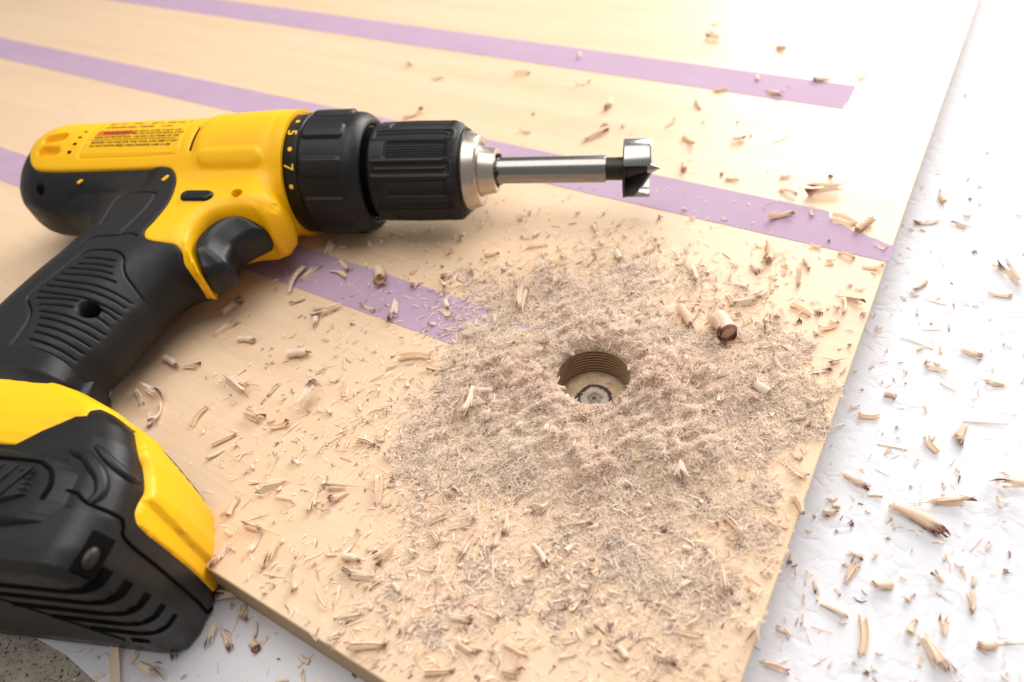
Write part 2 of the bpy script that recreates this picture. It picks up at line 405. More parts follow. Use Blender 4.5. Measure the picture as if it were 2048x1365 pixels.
for k in range(NP):
    zt = -.004 - k * hgt
    obj("ply_layer", ply_ring(zt, zt - hgt * .52, False), M_HW, board, (-10.3, 15.78, 0))
    obj("ply_layer", ply_ring(zt - hgt * .52, zt - hgt, True), M_HW, board, (-10.3, 15.78, 0))
def hole_floor():
    m = mat("drilled_floor", (.5, .33, .18), .8); k = NT(m)
    tc = k.add("ShaderNodeTexCoord"); ln = k.add("ShaderNodeVectorMath", operation='LENGTH'); k.link(tc.outputs["Object"], ln.inputs[0])
    n = k.noise(k.coord(), 1.5, 8., .75, .8); a = k.add("ShaderNodeMath", operation='MULTIPLY_ADD'); k.link(n.outputs["Fac"], a.inputs[0]); a.inputs[1].default_value = .62; k.link(ln.outputs["Value"], a.inputs[2])
    r = k.ramp(a.outputs[0], [(.36, (.035, .02, .015)), (.43, (.42, .32, .25)), (.58, (.36, .26, .2)), (.62, (.16, .09, .06)), (.66, (.52, .42, .33)), (.84, (.62, .53, .44)), (.955, (.48, .38, .30)), (1., (.08, .04, .035))])
    far = k.ramp(a.outputs[0], [(.0, (0, 0, 0)), (1., (0, 0, 0))])
    s = k.add("ShaderNodeMath", operation='SUBTRACT'); k.link(a.outputs[0], s.inputs[0]); s.inputs[1].default_value = 1.08
    r2 = k.ramp(s.outputs[0], [(0., (.05, .025, .025)), (.08, (.10, .05, .04)), (.13, (.62, .44, .27)), (.7, (.66, .48, .30)), (.95, (.36, .22, .13))])
    gt = k.add("ShaderNodeMath", operation='GREATER_THAN'); k.link(a.outputs[0], gt.inputs[0]); gt.inputs[1].default_value = 1.08
    k.link(k.mix(gt.outputs[0], r.outputs[0], r2.outputs[0]), k.b.inputs["Base Color"]); k.bump(n.outputs["Fac"], 1., .22)
    V = [(0, 0, -.16)]; F = []; N = 64; rad = [.06, .10, .30, .36, .8, 1.3, HR + .06]; zz = [-.15, -.02, 0, .03, .03, .01, 0]
    for r_, z in zip(rad, zz):
        for i in range(N): a_ = 2 * math.pi * i / N; V.append((r_ * math.cos(a_), r_ * math.sin(a_), z + .012 * math.sin(a_ * 5 + r_ * 9)))
    for i in range(N): F.append((0, 1 + i, 1 + (i + 1) % N))
    for k_ in range(len(rad) - 1):
        for i in range(N): F.append((1 + k_ * N + i, 1 + (k_ + 1) * N + i, 1 + (k_ + 1) * N + (i + 1) % N, 1 + k_ * N + (i + 1) % N))
    return mesh("hole_floor", V, F), m
_me, _m = hole_floor(); obj("hole_floor", _me, _m, board, (-10.3, 15.78, -HD))

def tape(pts, label):
    bm = bmesh.new(); vs = [bm.verts.new((*bw(u, v), .006)) for u, v in pts]; f = bm.faces.new(vs)
    bmesh.ops.recalc_face_normals(bm, faces=[f])
    if f.normal.z < 0: f.normal_flip()
    r = bmesh.ops.extrude_face_region(bm, geom=[f]); bmesh.ops.translate(bm, vec=(0, 0, .016), verts=[e for e in r['geom'] if isinstance(e, bmesh.types.BMVert)])
    bmesh.ops.triangulate(bm, faces=bm.faces[:], ngon_method='EAR_CLIP')
    c = np.mean([bw(u, v) for u, v in pts[:1] + pts[-1:]], axis=0)
    rot = Matrix.Rotation(-BANG, 4, 'Z') @ Matrix.Translation((-c[0], -c[1], 0)); bmesh.ops.transform(bm, matrix=rot, verts=bm.verts)
    o = obj("masking_tape", bm_mesh("masking_tape", bm), M_TAPE, None, (c[0], c[1], 0), smooth=False); o.rotation_euler.z = BANG
    return tag(o, label, "tape", "strips of lilac tape on the board")
def jag(a, b, n, amp):
    a, b = np.array(a), np.array(b); d = b - a; p = np.array([-d[1], d[0]]) / np.linalg.norm(d); return [tuple(a + d * t + p * RNG.normal(0, amp)) for t in np.linspace(0, 1, n)]
tape([(140, 47.75)] + jag((5.5, 47.65), (5.6, 44.2), 9, .06) + [(140, 43.95)], "lilac tape strip across the far part of the board, farthest from the hole")
tape([(140, 32.6)] + [(3.9, 32.6)] + jag((3.7, 32.5), (3.2, 31.5), 4, .06) + jag((2.9, 31.6), (0.05, 30.6), 8, .07) + jag((-.05, 30.4), (-.12, 29.3), 4, .05) + [(140, 29.1)], "middle lilac tape strip running behind the drill to the right edge of the board")
_arc = [(10.3 + (HR + .02) * math.cos(a), 15.78 + (HR + .02) * math.sin(a)) for a in np.linspace(math.asin(.999), -math.asin(.58), 14)]
tape([(140, 17.9), (10.35, 17.9)] + _arc[1:] + [(11.75, 14.75), (140, 14.75)] if False else [(140, 17.9), (11.2, 17.85)] + [(10.3 + (HR + .05) * math.cos(a), 15.78 + (HR + .05) * math.sin(a)) for a in np.linspace(1.0, -.6, 12)] + [(12.0, 14.75), (140, 14.75)], "lilac tape strip nearest the front, ending at the drilled hole under the trigger")
tape([(8.4, 17.3)] + jag((4.2, 17.4), (2.4, 17.1), 6, .07) + jag((2.4, 17.0), (3.9, 15.9), 6, .12) + [(5.5, 15.3), (8.2, 14.9)], "torn scrap of lilac tape half buried in sawdust right of the hole")

# ------------------------------------------------------------------ cordless drill lying on its side
def relief(name, poly, zfun, m, parent, step=.2, lines=(), mirror=True, smooth_it=0, feats=(), angle=50):
    """closed solid over a planar outline: z = zfun on top, mirrored below; lines = [(pts, half width, depth)] are cut as grooves"""
    poly = np.array(poly, float)
    B = []
    N = len(poly)
    for i in range(N):
        a, b = poly[i], poly[(i + 1) % N]; L = np.linalg.norm(b - a); k = max(1, int(math.ceil(L / (step * .7))))
        for t in range(k): B.append(a + (b - a) * t / k)
    B = np.array(B); nb = len(B)
    def dist(P):
        d = np.full(len(P), 1e9)
        for i in range(N): d = np.minimum(d, segd(P[:, 0], P[:, 1], poly[i], poly[(i + 1) % N]))
        return d
    pts = []; 
    tang = np.roll(B, -1, 0) - np.roll(B, 1, 0); nrm = np.stack([-tang[:, 1], tang[:, 0]], 1); nrm /= np.linalg.norm(nrm, axis=1)[:, None] + 1e-9
    area_ = .5 * np.sum(poly[:, 0] * np.roll(poly[:, 1], -1) - np.roll(poly[:, 0], -1) * poly[:, 1])
    if area_ < 0: nrm = -nrm
    for off in (.015, .05, .11, .2, .31, .44):
        q = B + nrm * off; ok = inside(q[:, 0], q[:, 1], poly); q = q[ok]; q = q[dist(q) > off * .93]; pts.append((q, min(.03, off * .8)))
    for lp, w, dep in lines:
        lp = np.array(lp, float); s = np.r_[0, np.cumsum(np.linalg.norm(np.diff(lp, axis=0), axis=1))]
        ss = np.linspace(0, s[-1], max(3, int(s[-1] / .07))); c = np.stack([np.interp(ss, s, lp[:, 0]), np.interp(ss, s, lp[:, 1])], 1)
        t = np.gradient(c, axis=0); t /= np.linalg.norm(t, axis=1)[:, None] + 1e-9; nn = np.stack([-t[:, 1], t[:, 0]], 1)
        for o_ in (0, w * .7, -w * .7, w * 1.4, -w * 1.4, w * 2.4, -w * 2.4):
            q = c + nn * o_; q = q[inside(q[:, 0], q[:, 1], poly)]
            if len(q): pts.append((q[dist(q) > .02], .018))
    for fpts, sep in [(f[2], f[3]) for f in feats]:
        q = np.array(fpts); q = q[inside(q[:, 0], q[:, 1], poly)]
        if len(q): pts.append((q[dist(q) > .02], sep))
    gx = np.arange(poly[:, 0].min(), poly[:, 0].max(), step); gy = np.arange(poly[:, 1].min(), poly[:, 1].max(), step * .87)
    X, Y = np.meshgrid(gx, gy); X[1::2] += step / 2; q = np.stack([X.ravel(), Y.ravel()], 1); q = q[inside(q[:, 0], q[:, 1], poly)]; q = q[dist(q) > .12]
    pts.append((q, step * .45))
    cell = {}; keep = []
    def near(p, r):
        ci, cj = int(math.floor(p[0] / .1)), int(math.floor(p[1] / .1)); R = int(r / .1) + 1
        for i in range(ci - R, ci + R + 1):
            for j in range(cj - R, cj + R + 1):
                for k in cell.get((i, j), ()):
                    if (k[0] - p[0]) ** 2 + (k[1] - p[1]) ** 2 < r * r: return True
        return False
    for q, sep in pts:
        for p in q:
            if not near(p, sep): keep.append(p); cell.setdefault((int(math.floor(p[0] / .1)), int(math.floor(p[1] / .1))), []).append(p)
    A = np.vstack([B] + ([np.array(keep)] if keep else []))
    ov, oe, of, *_ = delaunay_2d_cdt([Vector(p) for p in A], [(i, (i + 1) % nb) for i in range(nb)], [], 1, 1e-6)
    V2 = np.array([(p.x, p.y) for p in ov]); Fc = [tuple(f) for f in of]; n = len(V2)
    z = zfun(V2[:, 0], V2[:, 1])
    if smooth_it:
        E = np.array([e for e in oe]); inter = dist(V2) > .02
        for _ in range(smooth_it):
            s = np.zeros(n); c = np.zeros(n); np.add.at(s, E[:, 0], z[E[:, 1]]); np.add.at(s, E[:, 1], z[E[:, 0]]); np.add.at(c, E[:, 0], 1); np.add.at(c, E[:, 1], 1)
            far = dist(V2) > .3
            z = np.where(inter & far, .5 * z + .5 * s / np.maximum(c, 1), z)
    for lp, w, dep in lines:
        d = np.full(n, 1e9)
        for i in range(len(lp) - 1): d = np.minimum(d, segd(V2[:, 0], V2[:, 1], np.array(lp[i]), np.array(lp[i + 1])))
        z = z - dep * np.exp(-(d / w) ** 2)
    for f in feats: z = z + f[1](V2[:, 0], V2[:, 1])
    V = [(x, y, zz) for (x, y), zz in zip(V2, z)]; F = []
    for f in Fc:
        a, b, c = (V2[i] for i in f[:3]); cr = (b[0] - a[0]) * (c[1] - a[1]) - (b[1] - a[1]) * (c[0] - a[0])
        F.append(f if cr > 0 else f[::-1])
    nt = len(F)
    V += [(x, y, -zz if mirror else -.0) for (x, y), zz in zip(V2, z)]
    cnt = {}
    for f in F:
        for k in range(len(f)): e = (f[k], f[(k + 1) % len(f)]); cnt[e] = 1
    F += [tuple(n + i for i in reversed(f)) for f in F[:nt]]
    for (a, b) in cnt:
        if (b, a) not in cnt: F.append((b, a, n + a, n + b))
    me = mesh(name, V, F); bm = bmesh.new(); bm.from_mesh(me); bmesh.ops.remove_doubles(bm, verts=bm.verts, dist=.0015); bmesh.ops.dissolve_degenerate(bm, dist=.0008, edges=bm.edges); bm.to_mesh(me); bm.free()
    return obj(name, me, m, parent, angle=angle)

drill = empty("cordless_drill", (-9.43659, 37.90196, 3.6))
_M = Matrix(((0.96623, 0.25705, -0.01797), (-0.25768, 0.96388, -0.06740), (0, 0.06976, 0.99756)))
drill.rotation_euler = _M.to_euler()
tag(drill, "yellow and black cordless drill lying on its side across the plywood board", "drill")

# colour regions (same surface S, cut along the seam between yellow shell and black overmould)
def sub(a, b):  # run of OUT between the points nearest a and b, in order
    i = int(np.argmin(np.hypot(*(OUT - a).T))); j = int(np.argmin(np.hypot(*(OUT - b).T)))
    idx = [(i + k) % len(OUT) for k in range((j - i) % len(OUT) + 1)]; return [tuple(OUT[k]) for k in idx]
SEAM = [tuple(p) for p in catmull([(-18.9, 1.4), (-18.2, -.2), (-17.4, -1.6), (-16.7, -2.48), (-15.6, -2.74), (-12.1, -2.75), (-9.5, -2.7), (-7.95, -2.66), (-7.35, -2.9), (-6.95, -3.6), (-6.62, -4.7), (-6.5, -5.7), (-6.62, -7.0), (-6.75, -7.7), (-6.5, -8.22), (-6.0, -8.42), (-5.2, -8.44), (-4.72, -8.48), (-4.42, -8.75), (-4.3, -9.15), (-4.05, -9.4), (-3.8, -9.6)], 4)]
YPOLY = sub((-.9, 3.5), (-18.9, 1.4))[:-1] + SEAM + sub((-3.8, -9.6), (-.9, -3.6))[1:]
KPOLY = sub((-18.9, 1.4), (-3.8, -9.6))[:-1] + SEAM[::-1][:-1]
seam_np = np.array(SEAM)
def dseam(X, Y):
    d = np.full(np.shape(X), 9.)
    for i in range(len(SEAM) - 1): d = np.minimum(d, segd(X, Y, seam_np[i], seam_np[i + 1]))
    return d
def lip(d, w): u = np.clip(d / w, 0, 1); return np.sqrt(1 - (1 - u) ** 2) - 1
def step_(x, a, b): t = np.clip((x - a) / (b - a), 0, 1); return t * t * (3 - 2 * t)
def zy(X, Y):
    z = S2(X, Y)
    z = z + .13 * step_(X, -6.3, -6.05) * step_(Y, -2.9, -2.3) * np.clip(z / .8, 0, 1)            # gear case stands proud
    z = z - .04 * step_(X, -2.0, -1.8) * (1 - step_(X, -1.75, -1.4)) * step_(Y, -2.2, -1.5) * np.clip(z, 0, 1)
    return z + .09 * lip(dseam(X, Y), .12) * np.clip(z, 0, 1)
def zk(X, Y):
    z = S2(X, Y); d = dseam(X, Y)
    z = z - .16 * step_(-X, 8.2, 9.0) * step_(Y, -5.2, -3.6) * np.clip(z, 0, 1)                    # rear cover sits back below the shell
    return z + (.05 + .11 * lip(d, .12)) * np.clip(z, 0, 1)
def pill_sd(X, Y, a, b, r):
    return segd(X, Y, np.array(a, float), np.array(b, float)) - r
def ring_pts(a, b, r, offs, n=44):
    out = []; a = np.array(a, float); b = np.array(b, float); d = (b - a) / (np.linalg.norm(b - a) + 1e-9); ang0 = math.atan2(d[1], d[0])
    for o in offs:
        R = r + o
        for c, s in ((b, -math.pi / 2), (a, math.pi / 2)):
            for t in np.linspace(0, math.pi, n // 2): out.append(c + R * np.array([math.cos(ang0 + s + t), math.sin(ang0 + s + t)]))
        nn = np.array([-d[1], d[0]])
        for t in np.linspace(0, 1, max(3, int(np.linalg.norm(b - a) / .12))):
            out.append(a + (b - a) * t + nn * R); out.append(a + (b - a) * t - nn * R)
    return out
def feat(a, b, r, h, w=.1):
    return ('f', lambda X, Y: h * (1 - step_(pill_sd(X, Y, a, b, r), -w, w)), ring_pts(a, b, r, (-w * 1.1, -w * .5, 0, w * .5, w * 1.1)), .03)
yf = [feat((-5.45, -2.33), (-2.45, -2.33), .40, .22, .13),
      feat((-6.55, -.1), (-6.55, -1.75), .08, -.12, .05),
      feat((-16.45, -.62), (-15.5, -.45), .30, -.42, .09), feat((-16.35, -1.55), (-15.5, -1.62), .30, -.42, .09),
      feat((-2.82, -4.66), (-2.74, -4.7), .24, -.9, .06), feat((-.75, -4.85), (-.8, -5.1), .13, -.12, .05)]
ygrooves = [([(-13.75, .9), (-13.7, -1.0), (-13.75, -1.9), (-13.6, -2.1), (-10, -2.05), (-7.4, -1.95), (-7.25, -1.7), (-7.35, -.4), (-7.6, .9)], .05, .05)]
shell = relief("motor_housing", YPOLY, zy, M_YEL, drill, .2, ygrooves, feats=yf)
RIBS = [[(-9.04, -9.82), (-8.21, -9.86), (-7.32, -10.0)], [(-9.25, -10.24), (-8.23, -10.28), (-7.18, -10.42)], [(-9.51, -10.57), (-8.25, -10.66), (-7.02, -10.82)], [(-9.67, -10.99), (-8.11, -11.07), (-6.7, -11.23)],
        [(-9.83, -11.41), (-7.42, -11.69), (-5.91, -11.93)], [(-10.05, -11.78), (-7.55, -12.07), (-6.0, -12.3)], [(-10.16, -12.22), (-7.64, -12.51), (-6.05, -12.73)], [(-10.06, -12.63), (-8.97, -12.66), (-7.75, -12.75)],
        [(-6.72, -12.87), (-6.41, -12.94), (-6.15, -13.04)], [(-9.68, -13.07), (-8.79, -13.07), (-7.79, -13.14)], [(-6.71, -13.30), (-6.49, -13.38), (-6.28, -13.47)], [(-9.31, -13.47), (-7.49, -13.74), (-6.29, -13.92)],
        [(-9.04, -13.89), (-7.48, -14.13), (-6.41, -14.29)], [(-8.88, -14.34), (-7.52, -14.55), (-6.56, -14.74)], [(-8.78, -14.76), (-7.6, -14.94), (-6.74, -15.15)], [(-8.75, -15.2), (-7.67, -15.36), (-6.87, -15.55)], [(-8.74, -15.63), (-7.75, -15.74), (-6.98, -15.92)]]
kl = [(catmull(r, 6), .05, .10) for r in RIBS]
GSEAM = catmull([(-9.49, -16.52), (-9.49, -15.37), (-9.56, -14.18), (-9.85, -13.48), (-10.48, -12.78), (-10.54, -12.37), (-10.03, -11.1), (-9.49, -9.78), (-9.28, -9.41), (-8.68, -9.23), (-7.57, -9.31), (-6.93, -9.72), (-6.72, -10.23), (-6.43, -10.72), (-5.98, -11.14), (-5.57, -11.5)], 5)
kl += [(GSEAM, .055, .12)]
kl += [(catmull([(-10.05, -8.89), (-9.5, -8.29), (-8.22, -8.13), (-7.54, -7.97), (-6.95, -8.13)], 5), .05, .10)]
kl += [(catmull([(-9.69, -7.24), (-9.85, -5.59), (-9.7, -4.84), (-9.24, -4.59), (-7.89, -4.61), (-7.62, -4.87), (-7.6, -6.05), (-8.02, -7.9)], 5), .06, .10)]
kl += [(catmull([(-14.16, -4.0), (-13.3, -3.85), (-11.6, -3.95), (-10.44, -4.3)], 5), .14, .14)]
kf = [feat((-7.16, -13.06), (-7.14, -13.05), .40, -1.3, .07), feat((-7.16, -13.06), (-7.14, -13.05), .55, -.07, .12), feat((-16.1, -3.5), (-16.05, -3.55), .2, -.8, .06)]
grip = relief("grip", KPOLY, zk, M_RUB, drill, .2, kl, feats=kf)
bm = bmesh.new(); bmesh.ops.create_cone(bm, segments=20, radius1=.26, radius2=.26, depth=.1, cap_ends=True); obj("screw", bm_mesh("screw", bm), M_OXI_SHD, grip, (-7.15, -13.05, 1.25))
bm = bmesh.new(); bmesh.ops.create_cone(bm, segments=20, radius1=.2, radius2=.2, depth=.1, cap_ends=True); obj("screw", bm_mesh("screw", bm), M_OXI_SHD, shell, (-2.78, -4.68, 1.55))
for x, y, r_ in ((-13.29, -3.27, .5), (-7.62, -3.42, .42)):
    z = float(zk(np.array([x]), np.array([y]))[0]); obj("tab", bev_box("tab", (0, 0, 0), (.22, .5, .12), .04, Matrix.Rotation(-.35, 4, 'Z')), M_YEL, grip, (x, y, z - .01))
for x, y, s_ in ((-14.42, -1.72, .27), (-14.3, -1.12, .22), (-14.22, -.58, .17), (-14.1, -.05, .13)):
    z = float(zy(np.array([x]), np.array([y]))[0]); obj("vent_hole", bev_box("vent_hole", (0, 0, 0), (.24, s_, .1), .03, Matrix.Rotation(math.atan2(-y, 3.3) * 1.05, 4, 'X')), M_DRK, shell, (x, y, z - .035))
# trigger, direction switch
TRI = catmull([(-3.45, -9.35), (-3.95, -8.7), (-4.35, -8.0), (-4.35, -7.0), (-3.8, -5.95), (-2.8, -5.4), (-1.8, -5.4), (-1.3, -5.7), (-1.35, -6.0), (-1.75, -6.25), (-2.25, -6.65), (-2.5, -7.2), (-2.45, -7.8), (-2.3, -8.4), (-2.4, -8.8), (-2.8, -9.1)], 5, True)
def ztri_raw(X, Y):
    z = np.full(np.shape(X), 9.); n = len(TRI)
    for i in range(n):
        mx, my = (TRI[i] + TRI[(i + 1) % n]) / 2; front = (mx > -2.95 and my < -5.6); r_ = 1.2 if front else .16
        u = np.clip(segd(X, Y, TRI[i], TRI[(i + 1) % n]) / r_, 0, 1); z = np.minimum(z, 1.60 * ((1 - (1 - u) ** 2.) ** .5 if not front else np.minimum(1, .42 + .62 * u)))
    return z
_tx, _ty = np.meshgrid(np.arange(-4.6, -1., .04), np.arange(-9.7, -5.1, .04)); _tin = inside(_tx, _ty, TRI).astype(float); _TB = boxblur(ztri_raw(_tx, _ty), _tin, 3, 2)
def ztri(X, Y):
    d = np.full(np.shape(X), 9.)
    for i in range(len(TRI)): d = np.minimum(d, segd(X, Y, TRI[i], TRI[(i + 1) % len(TRI)]))
    return bilin(_TB, -4.6, -9.7, .04, X, Y) * (1 - (1 - np.clip(d / .3, 0, 1)) ** 2) ** .5
relief("trigger", TRI, ztri, mat("trigger_plastic", (.006, .0058, .006), .36, spec=.4), drill, .09)
PIL = ring_pts((-5.55, -4.95), (-4.4, -4.97), .40, (0,), 40)[:40]
PILL = [(-5.55 + .42 * math.cos(a), -4.95 + .42 * math.sin(a)) for a in np.linspace(math.pi / 2, 1.5 * math.pi, 14)] + [(-4.45 + .42 * math.cos(a), -4.97 + .42 * math.sin(a)) for a in np.linspace(-math.pi / 2, math.pi / 2, 14)]
_zs = float(np.max(zy(np.array([-5.0]), np.array([-4.95]))))
def zpill(X, Y):
    d = -pill_sd(X, Y, (-5.55, -4.95), (-4.45, -4.97), .42); return _zs - .06 + .26 * np.sqrt(1 - (1 - np.clip(d / .2, 0, 1)) ** 2) - .05 * np.clip((d - .22) / .1, 0, 1)
relief("direction_switch", PILL, zpill, M_BLK, drill, .09, smooth_it=0)

# printed label, curved round the housing
def zs(x, s): return float(zy(np.array([x]), np.array([s * .96]))[0])
def print_text(body, size, x0, s0, R, parent, m, off=.02, name="lettering", xs=1., rot=False):
    cu = bpy.data.curves.new("lettering", 'FONT'); cu.body = body; cu.size = size; cu.resolution_u = 3; cu.offset = .022 * size if not rot else .01
    to = bpy.data.objects.new("tmp", cu); me0 = bpy.data.meshes.new_from_object(to); bpy.data.objects.remove(to)
    bm = bmesh.new(); bm.from_mesh(me0); bmesh.ops.triangulate(bm, faces=bm.faces[:])
    if R: bmesh.ops.subdivide_edges(bm, edges=[e for e in bm.edges if e.calc_length() > .4], cuts=1)
    zz = zy(np.array([x0 + v.co.x * xs for v in bm.verts]), np.array([(s0 + v.co.y) * .96 for v in bm.verts])) if not rot else None
    for q_, v in enumerate(bm.verts):
        tx, ty = v.co.x * xs, v.co.y
        if rot: x, s = x0 + ty, s0 - tx
        else: x, s = x0 + tx, s0 + ty
        a = s / R; v.co = (x, R * math.sin(a), R * math.cos(a) + off) if rot else (x, s * .96, float(zz[q_]) + off)
    me = bpy.data.meshes.new("lettering"); bm.to_mesh(me); bm.free(); bpy.data.meshes.remove(me0)
    return tag(obj(name, me, m, parent, smooth=False), kind='stuff' if len(body) > 1 else None)
def strip(x0, x1, s0, s1, R, off, m, parent, name, slant=0.):
    V = []; F = []; n = 8
    for k in range(n + 1):
        s = s0 + (s1 - s0) * k / n; sl = slant * k / n; m_ = max(2, int((x1 - x0) / .3))
        xx = x0 + sl + (x1 - x0) * np.arange(m_ + 1) / m_; V += list(zip(xx, np.full(m_ + 1, s * .96), zy(xx, np.full(m_ + 1, s * .96)) + off))
    for k in range(n):
        for i in range(m_): b_ = k * (m_ + 1) + i; F.append((b_, b_ + 1, b_ + m_ + 2, b_ + m_ + 1))
    return obj(name, mesh(name, V, F), m, parent, smooth=False)
LR = 3.33
plate = strip(-13.5, -7.6, -1.95, 1.3, LR, .012, M_YEL, drill, "label_plate")
strip(-13.2, -10.95, -.50, -.08, LR, .03, M_RED, plate, "warning_bar", .12)
print_text("WARNING", .36, -12.75, -.43, LR, plate, M_INK, .045, xs=1.25)
print_text("TO REDUCE THE RISK OF INJURY, USER", .20, -10.7, -.24, LR, plate, M_INK, .03, xs=.86)
print_text("MUST READ INSTRUCTION MANUAL. ALWAYS", .20, -10.75, -.49, LR, plate, M_INK, .03, xs=.80)
print_text("WEAR EYE PROTECTION.  USE ONLY BATTERIES OF THE", .22, -13.2, -.77, LR, plate, M_INK, .03, xs=1.0)
strip(-13.3, -7.75, -.93, -.89, LR, .03, M_INK, plate, "rule")
print_text("MARKED VOLTAGE FOR THIS TOOL AND KEEP IT DRY", .22, -13.2, -1.2, LR, plate, M_INK, .03, xs=1.05)
print_text("DO NOT SWITCH SPEED WHILE RUNNING. 0-450 / 0-1500", .22, -13.2, -1.47, LR, plate, M_INK, .03, xs=.93)
print_text("CORDLESS DRILL / DRIVER      13 mm", .26, -12.9, .22, LR, plate, M_INK, .03, xs=1.05)
print_text("20 V  ===    TYPE 1     NO. 0 - 1500 / min", .32, -12.9, .68, LR, plate, M_INK, .03, xs=.9)

strip(-6.61, -6.5, -1.85, -.05, LR, -.05, M_DRK, shell, "cooling_slit")  # dark strip stands in for the shade inside the slit
# torque collar, chuck
def collar_disp(x, th, r):
    d = np.zeros_like(th)
    if .02 <= x <= 2.75:
        ang = np.degrees(np.arctan2(np.sin(th), np.cos(th))) - 0.0
        u = ((ang - 102 + 18) % 36) - 18; s = u / 180 * np.pi * 3.5
        q = np.hypot(np.maximum(np.abs(s) - .28, 0), max(0, .32 - x if x < .32 else (x - 2.25 if x > 2.25 else 0)))
        d = .17 * (1 - step_(q, .12, .30))
    return d
xs_ = [(-.95, 3.0), (-.93, 3.42), (-.88, 3.46), (-.1, 3.46), (-.06, 3.40), (-.02, 3.40)] + [(x, 3.44) for x in np.linspace(.02, 2.55, 46)] + [(2.65, 3.44), (2.8, 3.42), (2.95, 3.36), (3.1, 3.27), (3.25, 3.14), (3.36, 3.0), (3.38, 2.86), (3.30, 2.72), (3.2, 2.66), (3.2, 2.3)]
collar = obj("torque_collar", lathe("torque_collar", xs_, 320, collar_disp), M_CHK, drill)
for ch, deg in (("5", 104), ("7", 138), ("3", 70)):
    R_ = 3.46; print_text(ch, .78, -.78, R_ * (math.pi / 2 - math.radians(deg)) + .22, R_, collar, M_MARK, .014, "numeral", rot=True)
for deg in (88, 121, 155):
    a = math.radians(deg); V = []; 
    for k in range(16): b = 2 * math.pi * k / 16; aa = a + .13 * math.sin(b) / 3.46; V.append((-.47 + .13 * math.cos(b), 3.475 * math.cos(aa), 3.475 * math.sin(aa)))
    obj("dot", mesh("dot", V, [tuple(range(16))]), M_MARK, collar, smooth=False)
obj("chuck_gap", lathe("chuck_gap", [(3.15, 2.55), (3.45, 2.58), (3.5, 2.46), (3.66, 2.46), (3.70, 2.55), (3.9, 2.55)], 96), M_DRK, drill)
def sleeve_disp(x, th, r):
    ang = np.degrees(th); per = 45.
    u = ((ang - 140 + per / 2) % per) - per / 2; s = np.radians(u) * 2.8          # loop centred at 140 deg
    d = np.zeros_like(th)
    # long slot with a raised rim and a spine
    dx = max(0, 4.05 - x, x - 8.25); q = np.hypot(np.maximum(np.abs(s) - .20, 0), dx)
    if 3.9 <= x <= 8.75:
        d -= .09 * (1 - step_(q, .06, .14)) * (1 if 3.95 < x else 0)
        d += .07 * np.exp(-(s / .05) ** 2) * (1 if 4.1 < x < 8.2 else 0)
        d += .045 * np.exp(-((q - .24) / .06) ** 2)
    # sunk, finely fluted pads between the loops
    s2 = np.radians(((ang - 140) % per) - per / 2) * 2.8
    dx2 = max(0, 4.85 - x); q2 = np.hypot(np.maximum(np.abs(s2) - .30, 0), dx2)
    if 4.3 < x < 8.9:
        k = (1 - step_(q2, .13, .26)) * (1 - step_(np.array(x), 8.0, 8.35)); d -= .10 * k
        d += .014 * np.cos(th * 2.8 / .085 * 2 * np.pi / (2 * np.pi) * 2 * np.pi) * np.maximum(k, float(8.0 < x < 8.8))
    return d
xs_ = [(3.62, 2.3), (3.64, 2.62), (3.72, 2.72), (3.8, 2.76)] + [(x, 2.80 - .02 * abs(x - 6)) for x in np.linspace(3.88, 8.1, 74)] + [(x, 2.76 - .42 * ((x - 8.1) / .75) ** 2) for x in np.linspace(8.16, 8.72, 12)] + [(8.78, 2.37), (8.86, 2.39), (8.9, 2.36), (8.88, 2.28), (8.7, 2.2)]
obj("chuck_sleeve", lathe("chuck_sleeve", xs_, 720, sleeve_disp), M_CHK, drill, angle=60)
nose = obj("chuck_nose", lathe("chuck_nose", [(8.6, 2.1), (8.74, 2.26), (8.8, 2.27), (9.5, 2.03), (9.62, 1.99), (9.66, 1.92), (9.66, 1.5), (9.6, 1.42), (9.68, 1.38), (10.35, 1.27), (10.5, 1.24), (10.53, 1.18), (10.53, .95), (10.3, .82), (10.1, .8)], 128), M_SIL, drill)
for k in range(3):
    a = math.radians(35 + 120 * k); bmx = Matrix.Rotation(a, 4, 'X')
    jaw = obj("jaw", bev_box("jaw", (10.45, .84, 0), (.5, .22, .34), .04), M_OXI_SHD, nose); jaw.matrix_local = bmx

